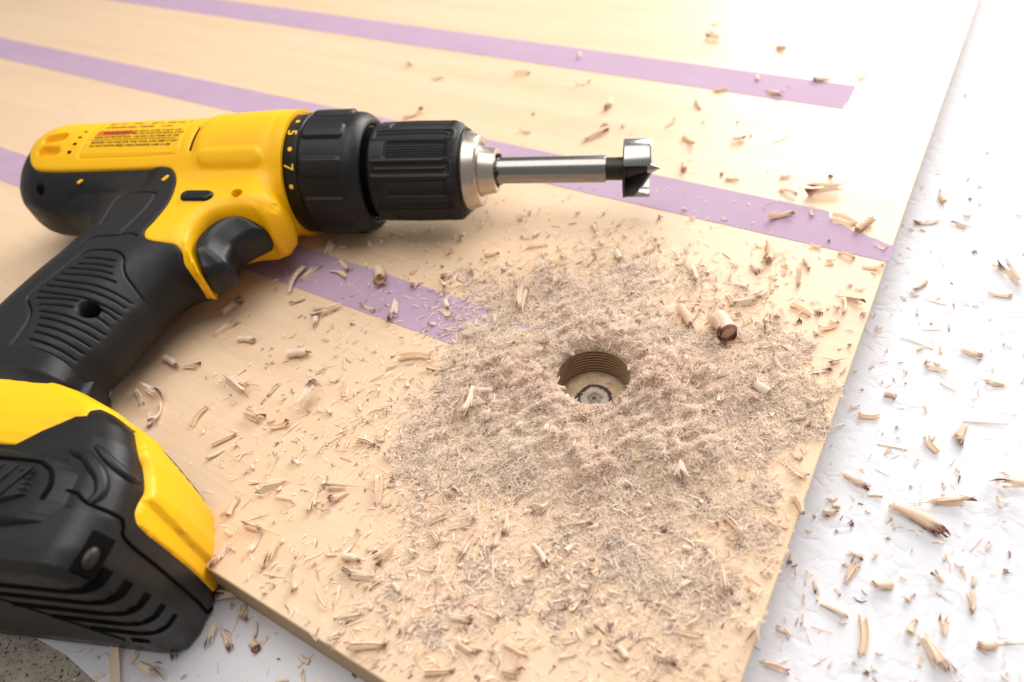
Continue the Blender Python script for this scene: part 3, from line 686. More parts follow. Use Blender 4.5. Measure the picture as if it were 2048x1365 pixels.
# foot and battery
def patch(name, tpoly, m, parent, off, under=-.12, rim=.1, step=(.035, .11), mod=None, angle=50):
    """solid that follows the foot surface over a region given in (t, y)"""
    tp = np.array(tpoly, float); SC_ = np.array([3.0, 1.0])     # t scaled so distances are near cm
    q = tp * SC_; B = []
    N = len(q)
    for i in range(N):
        a, b = q[i], q[(i + 1) % N]; k = max(1, int(np.linalg.norm(b - a) / .1)); B += [a + (b - a) * t / k for t in range(k)]
    B = np.array(B)
    gx = np.arange(q[:, 0].min(), q[:, 0].max(), .1); gy = np.arange(q[:, 1].min(), q[:, 1].max(), .1); X, Y = np.meshgrid(gx, gy); X[1::2] += .05
    P = np.stack([X.ravel(), Y.ravel()], 1); P = P[inside(P[:, 0], P[:, 1], q)]
    def dist(P):
        d = np.full(len(P), 1e9)
        for i in range(N): d = np.minimum(d, segd(P[:, 0], P[:, 1], q[i], q[(i + 1) % N]))
        return d
    P = P[dist(P) > .05]; A = np.vstack([B, P]); nb = len(B)
    ov, oe, of, *_ = delaunay_2d_cdt([Vector(p) for p in A], [(i, (i + 1) % nb) for i in range(nb)], [], 1, 1e-6)
    V2 = np.array([(p.x, p.y) for p in ov]); n = len(V2); d = dist(V2)
    t = V2[:, 0] / 3.0; y = V2[:, 1]
    def pos(t, y): return np.stack(loft(t, y), -1)
    e = 1e-3; p0 = pos(t, y); a = pos(t + e, y) - pos(t - e, y); b = pos(t, y + e) - pos(t, y - e); nn = np.cross(b, a); nn /= np.linalg.norm(nn, axis=1)[:, None] + 1e-12
    flip = np.where((nn * (p0 - np.array([-8, -20, 0]))).sum(1) < 0, -1, 1); nn *= flip[:, None]
    h = off * np.sqrt(1 - (1 - np.clip(d / rim, 0, 1)) ** 2)
    if mod is not None: h = h + mod(t, y) * np.clip(d / rim, 0, 1)
    top = p0 + nn * h[:, None]; bot = p0 + nn * under
    F = [tuple(f) for f in of]; cnt = {(f[k], f[(k + 1) % len(f)]) for f in F for k in range(len(f))}
    F2 = F + [tuple(n + i for i in reversed(f)) for f in F] + [(b_, a_, n + a_, n + b_) for (a_, b_) in cnt if (b_, a_) not in cnt]
    me = mesh(name, np.vstack([top, bot]), F2); bm = bmesh.new(); bm.from_mesh(me); bmesh.ops.recalc_face_normals(bm, faces=bm.faces); bm.to_mesh(me); bm.free()
    return obj(name, me, m, parent, angle=angle)
def loft_mesh(name, y0, y1, ny, dy=None, cap_low=True):
    ts = np.concatenate([np.linspace(0, 1, 14), np.linspace(1, 2, 12)[1:], np.linspace(2, 3, 22)[1:], np.linspace(3, 4, 12)[1:], np.linspace(4, 5, 14)[1:]])
    ys = np.linspace(y0, y1, ny) if dy is None else np.array(dy); V = []; F = []; nt = len(ts)
    for y in ys: V += list(zip(*loft(ts, np.full(nt, y))))
    for j in range(len(ys) - 1):
        for i in range(nt - 1): F.append((j * nt + i, j * nt + i + 1, (j + 1) * nt + i + 1, (j + 1) * nt + i))
        F.append((j * nt + nt - 1, j * nt, (j + 1) * nt, (j + 1) * nt + nt - 1))
    F.append(tuple(range(nt))); F.append(tuple(range((len(ys) - 1) * nt, len(ys) * nt)))
    me = mesh(name, V, F); bm = bmesh.new(); bm.from_mesh(me); bmesh.ops.recalc_face_normals(bm, faces=bm.faces); bm.to_mesh(me); bm.free(); return me
def on_loft(t, y, off=0.):
    e = 1e-3; P = lambda a, b: np.array([float(v) for v in loft(np.array(a), np.array(b))]); p = P(t, y); n = np.cross(P(t, y + e) - p, P(t + e, y) - p); n /= np.linalg.norm(n) + 1e-12
    if n @ (p - np.array([-8, -20, 0])) < 0: n = -n
    return p + n * off, n
M_BAT = plastic("battery_plastic", (.013, .0125, .012), .33, 90, .02, .16)  # base lifted above the other black to stand for the ground's reflection
foot = obj("foot", loft_mesh("foot", -24.0, -15.6, 70), M_BLK, drill)
batt = obj("battery_pack", loft_mesh("battery_pack", 0, 0, 0, list(np.linspace(-26.25, -25.8, 10)) + list(np.linspace(-25.7, -23.9, 14))), M_BAT, drill)
patch("foot_cover", [(.2, -21.0), (.2, -18.2), (.62, -17.9), (.9, -18.35), (1.0, -18.55), (1.25, -18.3), (1.6, -18.1), (2.2, -18.6), (2.5, -19.2), (2.5, -19.45), (2.2, -19.75), (1.9, -19.9), (1.65, -19.75), (1.4, -19.72), (1.15, -20.0), (.97, -20.35), (.88, -21.1), (.82, -21.75), (.5, -21.9), (.2, -21.9)], M_YEL, foot, .07)
def bump_mod(t, y):
    cr = np.interp(t, [2.0, 2.26, 2.5, 2.94, 3.3], [-22.7, -22.98, -23.13, -23.08, -22.6]); return .17 * step_(y, -.04 + cr, .06 + cr) 
patch("bumper", catmull([(1.92, -20.25), (1.97, -21.1), (2.03, -21.6), (2.05, -22.4), (2.03, -23.1), (2.04, -23.5), (2.12, -23.78), (2.41, -23.9), (2.9, -23.8), (3.05, -23.5), (3.25, -22.6), (3.3, -21.95), (3.1, -21.4), (2.8, -21.05), (2.55, -20.85), (2.3, -20.55), (2.08, -20.15)], 4, True), M_YEL, foot, .08, rim=.10, mod=bump_mod)
part_line = catmull([(.86, -23.3), (.96, -23.36), (1.27, -23.75), (1.82, -23.8), (1.92, -23.95), (2.05, -24.35), (2.23, -24.5), (2.57, -24.6), (3.1, -24.5), (3.25, -24.3), (3.6, -24.2), (4.5, -24.2)], 8)
obj("parting_seam", tube("parting_seam", [on_loft(t, y, .0)[0] for t, y in part_line], .07, 8), M_DRK, batt)
# raised fender between button and front, release button with ridges
for pl_, rr_ in (([(.96, -21.75), (1.0, -22.0), (1.14, -22.35), (1.33, -22.8), (1.38, -23.3), (1.26, -23.75)], .26), ([(1.15, -21.55), (1.45, -22.05), (1.75, -22.3), (2.02, -22.2)], .22)):
    c_ = catmull(pl_, 10); n_ = len(c_); obj("side_rib", tube("side_rib", [on_loft(t, y, -.06)[0] for t, y in c_], [rr_ * (.35 + .65 * math.sin(math.pi * min(1, max(0, (k + .5) / n_))) ** .5) for k in range(n_)], 16), M_BLK, foot)
patch("button_surround", [(.3, -24.9), (.3, -21.95), (.8, -21.95), (.955, -22.2), (.99, -22.8), (.985, -23.9), (.955, -24.6), (.85, -24.95)], M_BLK, batt, .22, rim=.3)
btn = patch("release_button", [(.3, -24.3), (.3, -22.5), (.82, -22.5), (.9, -22.7), (.925, -23.2), (.92, -23.8), (.86, -24.25), (.75, -24.35)], M_RUB, batt, .40, rim=.14)
for k in range(9):
    t0 = .90 - k * .035; obj("grip_ridge", tube("grip_ridge", [on_loft(t0 - .055 * q_, -22.75 - 1.35 * q_, .40)[0] for q_ in np.linspace(0, 1, 8)], [.05, .085, .09, .09, .09, .09, .085, .05], 8), M_RUB, btn)
for dpl in (.06,):
    pl_ = [(.3, -22.42), (.83, -22.42), (.92, -22.62), (.945, -23.2), (.94, -23.85)]
    obj("button_gap", tube("button_gap", [on_loft(t, y, .2)[0] for t, y in catmull(pl_, 8)], .085, 8), M_DRK, batt)
# screw post recess at the front corner of the pack
p, nrm_ = on_loft(1.72, -25.25, -.06)
zq = Vector(nrm_).to_track_quat('Z', 'Y').to_matrix().to_4x4()
rec = obj("screw_recess", bev_box("screw_recess", (0, 0, 0), (1.45, .85, .26), .07), M_DRK, batt); rec.matrix_local = Matrix.Translation(p) @ zq
bm = bmesh.new(); bmesh.ops.create_uvsphere(bm, u_segments=20, v_segments=12, radius=.34); bmesh.ops.scale(bm, vec=(1.2, .75, .45), verts=bm.verts); sc_ = obj("screw_head", bm_mesh("screw_head", bm), M_OXI_SHD, rec, (-.15, .08, .12))
# vents: slots across the bottom face that turn up the front corner
def slot(name, z, x0, x1, up, w=.21, parent=batt, m=M_DRK):
    yb = -26.25
    pts = [(x0, yb + .11, z), (x1 - .5, yb + .11, z), (x1 - .1, yb + .13, z + .03)]
    t_ = np.interp(z, [-4, 0, 4], [3.1, 2.5, 1.95])
    if up:
        for yy_ in np.linspace(-26.2, -25.45, 7): q_, _n = on_loft(t_, yy_, -.11); pts.append((q_[0], q_[1], z + .10 * (yy_ + 26.2)))
    return obj(name, tube(name, pts, w, 8), m, parent)
for z_, x1_ in ((2.75, .75), (1.75, .8), (.7, .8), (-.35, .8), (-1.4, .75)): slot("vent_slot", z_, -5.2 + (2.75 - z_) * .9, x1_, True)
slot("vent_slot", -2.4, -.3, .5, False); slot("vent_slot", -3.1, -2.6, -.2, False, .1)
# label panel on the bottom face
bm = bmesh.new(); vs = [bm.verts.new(v) for v in ((-14, -26.22, 3.2), (-5.4, -26.22, 3.2), (-4.6, -26.22, 2.4), (-.75, -26.22, -2.6), (-1.2, -26.22, -3.1), (-14, -26.22, -3.1))]
f = bm.faces.new(vs); r = bmesh.ops.extrude_face_region(bm, geom=[f]); bmesh.ops.translate(bm, vec=(0, -.09, 0), verts=[v for v in r['geom'] if isinstance(v, bmesh.types.BMVert)])
obj("rating_plate", bm_mesh("rating_plate", bm), mat("rating_plate_black", (.009, .009, .009), .55), batt, smooth=False)

# ------------------------------------------------------------------ drill bit clamped in the chuck
bit = empty("forstner_bit", tuple(Vector((-9.43659, 37.90196, 3.6)) + _M @ Vector((10.6, 0, 0)))); bit.rotation_euler = _M.to_euler()
tag(bit, "steel forstner drill bit with a wide two-edged cutter clamped in the chuck", "drill bit")
bx = lambda x: x - 10.6
obj("shank", lathe("shank", [(bx(9.9), .74), (bx(16.55), .745), (bx(16.66), .72), (bx(16.68), .64)], 64), M_STL, bit)
obj("neck", lathe("neck", [(bx(16.6), .62), (bx(17.75), .63)], 48), M_OXI_SHD, bit)
def cutter():
    V = []; F = []; n = 40
    # back disc sectors with rim walls: two opposite arcs about +y and -y, each with an inner wall
    bm = bmesh.new()
    for sgn in (1, -1):
        a0, a1 = (-33, 33); prev = None
        secs = []
        for k in range(n + 1):
            a = math.radians(90 * sgn + 16 + a0 + (a1 - a0) * k / n)
            prof = [(17.62, 0.35), (17.62, 1.58), (17.68, 1.66), (18.98, 1.66), (19.08, 1.62), (19.02, 1.47), (18.25, 1.38), (18.0, .95), (17.95, .35)]
            secs.append([bm.verts.new((bx(x), r * math.cos(a), r * math.sin(a))) for x, r in prof])
        for k in range(n):
            for j in range(len(prof)): bm.faces.new((secs[k][j], secs[k][(j + 1) % len(prof)], secs[k + 1][(j + 1) % len(prof)], secs[k + 1][j]))
        bm.faces.new(secs[0]); bm.faces.new(list(reversed(secs[-1])))
    return bm_mesh("cutting_rim", bm)
bdisc = lathe("base_disc", [(bx(17.60), .4), (bx(17.60), 1.55), (bx(17.64), 1.6), (bx(17.72), 1.58), (bx(17.74), .4)], 64)
obj("base_disc", bdisc, M_OXI_SHD, bit)
obj("cutting_rim", cutter(), M_CUT, bit, angle=35)
def plate_part(name, A, z0, z1, m):
    bm = bmesh.new(); top = [bm.verts.new((bx(x), y, z1 if not isinstance(z1, list) else z1[k])) for k, (x, y) in enumerate(A)]; low = [bm.verts.new((bx(x), y, z0)) for x, y in A]
    bm.faces.new(top); bm.faces.new(list(reversed(low)))
    for i in range(len(A)): k = (i + 1) % len(A); bm.faces.new((top[i], low[i], low[k], top[k]))
    o = obj(name, bm_mesh(name, bm), m, bit, angle=20); o.rotation_euler = (math.radians(24), 0, 0); return o
plate_part("cutting_web", [(17.7, .78), (17.7, 1.5), (18.78, 1.46), (19.12, .55), (19.2, .10)], -.3, [.30, .42, .42, .20, .12], M_CUT)
plate_part("cutting_lip", [(17.7, .56), (17.7, .79), (19.2, .11), (19.2, -.06)], -.3, [.20, .30, .12, .04], M_SIL)
plate_part("cutting_web", [(17.7, -.1), (17.7, -1.5), (18.25, -1.45), (18.75, -.75), (19.15, -.06)], -.45, [-.1, -.25, -.25, -.1, .0], M_OXI_SHD)  # shadow on the lower web put into its colour
obj("hub", lathe("hub", [(bx(17.6), .66), (bx(17.9), .62), (bx(18.9), .26), (bx(19.05), .2)], 40), M_OXI_SHD, bit)  # dark tone paints the shaded recess below the cutting edge
obj("centre_point", lathe("centre_point", [(bx(18.9), .32), (bx(19.15), .25), (bx(19.62), .01)], 24), M_CUT, bit)

# ------------------------------------------------------------------ sawdust and shavings
CORE = np.array([(-5.05, 19.85), (-4.53, 22.13), (-3.21, 24.48), (-0.52, 26.03), (2.34, 27.68), (6.26, 27.14), (9.44, 24.48), (10.88, 21.39), (10.91, 18.92), (9.96, 16.37), (7.97, 14.3), (5.74, 13.57), (2.25, 13.97), (-1.23, 15.04), (-3.6, 16.92)])
MID = np.array([(-6.61, 16.98), (-7.76, 14.19), (-4.84, 10.56), (-2.96, 8.99), (3.27, 8.05), (6.45, 10.4), (10.94, 16.18), (12.6, 19.76), (12.95, 24.39), (10.56, 28.15), (7.09, 30.8), (1.46, 31.32), (-3.56, 28.28), (-5.74, 23.67)])
def psd(X, Y, poly):     # signed distance, positive inside
    d = np.full(np.shape(X), 1e9)
    for i in range(len(poly)): d = np.minimum(d, segd(X, Y, poly[i], poly[(i + 1) % len(poly)]))
    return np.where(inside(X, Y, poly), d, -d)
_nz = [(RNG.normal(0, 1, 2) * s, RNG.uniform(0, 6.28), a) for s, a, c in ((.5, 1., 5), (1.1, .7, 6), (2.3, .45, 8), (4.5, .3, 10)) for _ in range(c)]
def wav(X, Y):
    z = np.zeros(np.shape(X))
    for k, p, a in _nz: z = z + a * np.sin(k[0] * X + k[1] * Y + p)
    return z / 3.2
def dens(X, Y):
    c = psd(X, Y, CORE); m_ = psd(X, Y, MID); w = wav(X, Y)
    return np.clip((c + 2.3 + 1.5 * w) / 6.0, 0, 1), np.clip((m_ + 2.2 + 1.8 * w) / 5.5, 0, 1)
def on_board(X, Y):
    dx, dy = X - BO[0], Y - BO[1]; return -(dx * BX[0] + dy * BX[1]), dx * BY[0] + dy * BY[1]
def heap(X, Y):
    c, m_ = dens(X, Y); r = np.hypot(X - HOLE[0], Y - HOLE[1])
    h = .40 * np.clip((c - .2) / .75, 0, 1) * (.75 + .7 * wav(X * 2.3, Y * 2.3)) + .05 * m_ * np.clip(-.1 + wav(X * 1.7 + 3, Y * 1.7), 0, 1) 
    return np.maximum(h, 0) * np.clip((r - HR) / .5, 0, 1) ** .5
# heap surface: rings round the hole
nr, nt = 90, 260; V = []; F = []; rr = HR + .03 + 14.5 * np.linspace(0, 1, nr) ** 1.25
for i, r in enumerate(rr):
    a = np.linspace(0, 2 * np.pi, nt, endpoint=False); X = HOLE[0] + r * np.cos(a); Y = HOLE[1] + r * np.sin(a)
    u_, v_ = on_board(X, Y); z = heap(X, Y) + .03 * RNG.normal(0, 1, nt) * (heap(X, Y) > .05) - .012
    z = np.where((u_ < .15) | (v_ < .15), -.02, z); V += list(zip(X, Y, np.maximum(z, -.02) if i else np.full(nt, .004)))
for i in range(nr - 1):
    for k in range(nt):
        q = (i * nt + k, (i + 1) * nt + k, (i + 1) * nt + (k + 1) % nt, i * nt + (k + 1) % nt)
        if max(V[j][2] for j in q) > -.012: F.append(q)
tag(obj("sawdust_heap", mesh("sawdust_heap", V, F), M_MOUND, angle=180), kind='stuff', label="pinkish brown sawdust heaped round the drilled hole")

def ribbons(name, XY, Z, length, width, yaw, pitch, bend, tone, m, segs=2, parent=None):
    """one mesh of many short bent fibres"""
    N = len(XY); k = segs + 1; s = np.linspace(-.5, .5, k)
    d = np.stack([np.cos(yaw) * np.cos(pitch), np.sin(yaw) * np.cos(pitch), np.sin(pitch)], 1); w = np.stack([-np.sin(yaw), np.cos(yaw), RNG.normal(0, .5, N)], 1); w /= np.linalg.norm(w, axis=1)[:, None]
    n = np.cross(d, w)
    base = np.c_[XY, Z]
    P = base[:, None, :] + d[:, None, :] * (s[None, :, None] * length[:, None, None]) + n[:, None, :] * ((s[None, :, None] ** 2 * 4 - .6) * (bend * length)[:, None, None]) 
    tap = 1 - .55 * np.abs(s) * 2 * RNG.uniform(0, 1, N)[:, None]
    A = P + w[:, None, :] * (width[:, None] * tap)[:, :, None] * .5; B = P - w[:, None, :] * (width[:, None] * tap)[:, :, None] * .5
    V = np.stack([A, B], 2).reshape(-1, 3); nv = 2 * k
    f = np.array([(2 * j, 2 * j + 1, 2 * j + 3, 2 * j + 2) for j in range(segs)]); F = (np.arange(N)[:, None, None] * nv + f[None]).reshape(-1)
    me = bpy.data.meshes.new(name); me.vertices.add(len(V)); me.vertices.foreach_set("co", V.astype(np.float32).ravel())
    nf = N * segs; me.loops.add(nf * 4); me.loops.foreach_set("vertex_index", F.astype(np.int32)); me.polygons.add(nf); me.polygons.foreach_set("loop_start", np.arange(0, nf * 4, 4, dtype=np.int32))
    me.update(calc_edges=True); me.validate()
    a = me.attributes.new("tone", 'FLOAT', 'POINT'); a.data.foreach_set("value", np.repeat(np.clip(tone, 0, 1), nv).astype(np.float32))
    return obj(name, me, m, parent, smooth=False)
def scatter(n, box, prob):
    X = RNG.uniform(box[0], box[1], n); Y = RNG.uniform(box[2], box[3], n); k = RNG.uniform(0, 1, n) < prob(X, Y); return X[k], Y[k]
def ok_board(X, Y):
    u_, v_ = on_board(X, Y); return (u_ > .1) & (v_ > .1) & (np.hypot(X - HOLE[0], Y - HOLE[1]) > HR + .02)
# very fine fibres of the heap
X, Y = scatter(900000, (-9, 14.5, 6, 33), lambda X, Y: np.where(ok_board(X, Y), dens(X, Y)[0] ** 1.15 * .66 + dens(X, Y)[1] ** 2 * .10, 0)); N = len(X)
c_, m_ = dens(X, Y); pat = wav(X * 1.3 + 9, Y * 1.3)
tone = np.clip(RNG.beta(.9, 2.8, N) * .98 + .15 * pat * c_ + .07 * c_ - .26 * (1 - c_), 0, 1); tone = np.where(RNG.uniform(0, 1, N) < .035, .95, tone)
ribbons("sawdust", np.c_[X, Y], heap(X, Y) + RNG.uniform(.0, .13, N), RNG.gamma(3., .035, N) + .05, RNG.uniform(.010, .026, N), RNG.uniform(0, 6.28, N), RNG.normal(0, .48, N), RNG.normal(0, .35, N), tone, M_DUST)
tag(bpy.data.objects["sawdust"], kind='stuff', label="fine cream and brown sawdust fibres round the hole")
# coarser slivers further out, on the board and on the foam
def p2(X, Y):
    c_, m_ = dens(X, Y); r = np.hypot(X - 1.5, Y - 18); return np.where(ok_board(X, Y), m_ ** 1.2 * .55 + .10 * np.exp(-(np.maximum(r - 9, 0) / 6.) ** 2) + .012 * np.exp(-(r / 26) ** 2), 0)
X, Y = scatter(70000, (-22, 24, 3, 46), p2); N = len(X)
tone = np.where(RNG.uniform(0, 1, N) < .2, RNG.uniform(.6, 1, N), RNG.beta(1.2, 4, N) * .7)
ribbons("sawdust_slivers", np.c_[X, Y], heap(X, Y) + RNG.uniform(.02, .10, N), RNG.gamma(3, .10, N) + .08, RNG.uniform(.025, .08, N), RNG.uniform(0, 6.28, N), RNG.normal(0, .22, N), RNG.normal(0, .22, N), tone, M_DUST, 3)
tag(bpy.data.objects["sawdust_slivers"], kind='stuff', label="small cream slivers scattered thickly over the front of the board")
def p3(X, Y):
    u_, v_ = on_board(X, Y); out = (u_ < -.1) | (v_ < -.1); r = np.hypot(X - 8, Y - 18); return np.where(out, .05 * np.exp(-np.maximum(-u_, 0) / 9.) * np.exp(-np.maximum(v_ - 25, 0) / 12) * np.where(v_ < 0, .8, 1), 0)
X, Y = scatter(60000, (-22, 40, 2, 50), p3); N = len(X)
tone = np.where(RNG.uniform(0, 1, N) < .36, RNG.uniform(.65, 1, N), RNG.beta(1.2, 4, N) * .7)
ribbons("foam_slivers", np.c_[X, Y], FOAMZ + RNG.uniform(.03, .10, N), RNG.gamma(3, .09, N) + .06, RNG.uniform(.02, .09, N), RNG.uniform(0, 6.28, N), RNG.normal(0, .25, N), RNG.normal(0, .25, N), tone, M_DUST, 3)
tag(bpy.data.objects["foam_slivers"], kind='stuff', label="tiny wood slivers sprinkled on the white foam")

a_ = RNG.uniform(0, 6.28, 90); r_ = 1.62 * np.sqrt(RNG.uniform(.05, 1, 90)); N = 90
ribbons("hole_dust", np.c_[HOLE[0] + r_ * np.cos(a_), HOLE[1] + r_ * np.sin(a_)], np.full(N, -HD + .06), RNG.gamma(3, .06, N) + .05, RNG.uniform(.015, .05, N), RNG.uniform(0, 6.28, N), RNG.normal(0, .25, N), RNG.normal(0, .3, N), np.where(RNG.uniform(0, 1, N) < .3, .9, .2), M_DUST)
tag(bpy.data.objects["hole_dust"], kind='stuff', label="specks of dust on the floor of the drilled hole")
# prototypes of single shavings, unit length along x, dark end at +x
def sheet(fn, nu, nv, thick, tone_fn, seed, drop=0.):
    r = np.random.default_rng(seed); U, W = np.meshgrid(np.linspace(0, 1, nu), np.linspace(0, 1, nv), indexing='ij')
    P = fn(U, W, r); V = P.reshape(-1, 3); F = []
    keep = np.ones((nu - 1, nv - 1), bool)
    if drop:
        for j in range(nv - 1):
            a = int(r.integers(0, max(1, int(nu * drop)))); b = int(r.integers(0, max(1, int(nu * drop * .7))))
            if a: keep[nu - 1 - a:, j] = False
            if b: keep[:b, j] = False
    for i in range(nu - 1):
        for j in range(nv - 1):
            if keep[i, j]: F.append((i * nv + j, (i + 1) * nv + j, (i + 1) * nv + j + 1, i * nv + j + 1))
    me = mesh("wood_shaving", V, F); tn = tone_fn(U, W, r).ravel()
    a = me.attributes.new("tone", 'FLOAT', 'POINT'); a.data.foreach_set("value", np.clip(tn, 0, 1))
    bm = bmesh.new(); bm.from_mesh(me); bmesh.ops.delete(bm, geom=[v for v in bm.verts if not v.link_faces], context='VERTS'); bmesh.ops.solidify(bm, geom=bm.faces[:], thickness=thick)
    z = min(v.co.z for v in bm.verts); bmesh.ops.translate(bm, vec=(0, 0, -z), verts=bm.verts); bm.to_mesh(me); bm.free()
    return me
def dark_end(p, lo=0.):
    return lambda U, W, r: np.clip((U - p) / (1 - p), 0, 1) * .72 + lo + r.normal(0, .10, U.shape) + .18 * np.sin(W * 40 + U * 3) * (U > p * .6)
PROTO = {}
def curl(seed, taper=0., R=.17, turns=1.35, ln=1., tube_=False):
    def fn(U, W, r):
        a = W * turns * 2 * np.pi + r.uniform(0, 6); rad = (R * (1 - .34 * W)) * (1 - taper * U + .08 * np.sin(U * 9 + seed)); x = (U - .5) * ln * (1 - .25 * np.abs(np.sin(W * 7 + seed)) * (U > .7)) 
        return np.stack([x + .10 * (W - .5), rad * np.cos(a) + .10 * np.sin(U * 3), rad * np.sin(a) + .05 * U], -1)
    return sheet(fn, 9, 20, .012, (lambda U, W, r: np.where(U > .86, .95, .25 + .2 * (U > .7)) + r.normal(0, .1, U.shape)) if tube_ else dark_end(.62, .02 + .22 * (seed % 3 == 0)), seed, .3 if not tube_ else .12)
def flake(seed, wid=.34, curlv=.35, fan=0., flute=0.):
    dk = (.5, .75, .9, .62)[seed % 4]
    def fn(U, W, r):
        th = (W - .5) * curlv * 6.0; Rr = wid / (curlv * 6.0) * (1 + .5 * (U - .5) * r.uniform(-1, 1)); b = r.uniform(.2, .9) * (1 if r.random() < .7 else -.5); yb = r.uniform(-.5, .5)
        x = (U - .5) * (1 + .12 * np.sin(W * 13 + seed)); y = Rr * np.sin(th) + yb * (U - .5) ** 2 + r.uniform(-.25, .25) * (U - .5); z = Rr * (1 - np.cos(th)) + b * (U - .5) ** 2 * (1 + .4 * W) + .012 * np.sin(W * 50) + flute * np.sin(W * 22)
        return np.stack([x, y, z], -1)
    return sheet(fn, 9, 11, .012, dark_end(dk, .0 + .18 * (seed % 5 == 0)), seed, .22)
def splint(seed):
    def fn(U, W, r):
        a = W * 2 * np.pi; rad = .028 * (1 - .6 * np.abs(U - .4)) ; b = r.uniform(-.15, .15)
        return np.stack([U - .5, rad * 1.6 * np.cos(a) + b * (U - .5) ** 2, rad * np.sin(a) + .04 * U], -1)
    return sheet(fn, 7, 7, .004, lambda U, W, r: .25 + .3 * (U > .85) + r.normal(0, .08, U.shape), seed)
def crumb(seed):
    r = np.random.default_rng(seed); bm = bmesh.new()
    for k in range(11):
        q = bmesh.ops.create_cube(bm, size=1.); s = r.uniform(.10, .42), r.uniform(.05, .16), r.uniform(.02, .05); c = r.normal(0, .17, 3)
        R = Matrix.Rotation(r.uniform(0, 6.28), 4, 'Z') @ Matrix.Rotation(r.normal(0, .6), 4, 'Y') @ Matrix.Rotation(r.normal(0, .6), 4, 'X')
        bmesh.ops.transform(bm, matrix=Matrix.Translation((c[0], c[1], abs(c[2]) * .7)) @ R @ Matrix.Diagonal((*s, 1)), verts=q['verts'])
        for v in q['verts']: v.co += Vector(r.normal(0, .02, 3))
    z = min(v.co.z for v in bm.verts); bmesh.ops.translate(bm, vec=(0, 0, -z), verts=bm.verts)
    me = bpy.data.meshes.new("wood_shaving"); bm.to_mesh(me); bm.free(); a = me.attributes.new("tone", 'FLOAT', 'POINT'); a.data.foreach_set("value", r.uniform(.2, .95, len(me.vertices))); return me
def fan_(seed):   # splayed tuft: a fluted sheet split into strips at the dark end
    def fn(U, W, r):
        k = np.round(W * 12); off = r.normal(0, .06, 13)[k.astype(int)]; lift = r.normal(.04, .09, 13)[k.astype(int)]
        wid = .46 * (.6 + .7 * U); x = (U - .5) * (1 + .25 * np.sin(k * 2.3 + seed)); y = (W - .5) * wid + off * U ** 2; z = .12 + .16 * np.cos((W - .5) * 4.2) + lift * U ** 2 + .03 * np.sin(W * 60) - .08 * (U - .5) ** 2
        return np.stack([x, y, z], -1)
    return sheet(fn, 8, 13, .013, dark_end(.45, .12), seed, .5)
PROTO['f'] = [flake(k, .30 + .09 * (k % 4), .25 + .22 * (k % 4)) for k in range(12)]
PROTO['n'] = [fan_(20 + k) for k in range(8)]
PROTO['c'] = [curl(40 + k, .30 * (k % 3), .13 + .05 * (k % 4), .62 + .24 * (k % 4)) for k in range(12)]
PROTO['o'] = [curl(60 + k, -.75, .12, 1.2) for k in range(3)]
PROTO['t'] = [curl(70 + k, 0, .36, 1.6, .85, True) for k in range(2)]
PROTO['s'] = [splint(80 + k) for k in range(6)]
PROTO['b'] = [crumb(90 + k) for k in range(6)]
for k_, L_ in PROTO.items():
    for me in L_:
        me.materials.append(M_CHIPD if k_ == 'b' else M_CHIP)
        me.polygons.foreach_set("use_smooth", [True] * len(me.polygons)); me.set_sharp_from_angle(angle=math.radians(40))
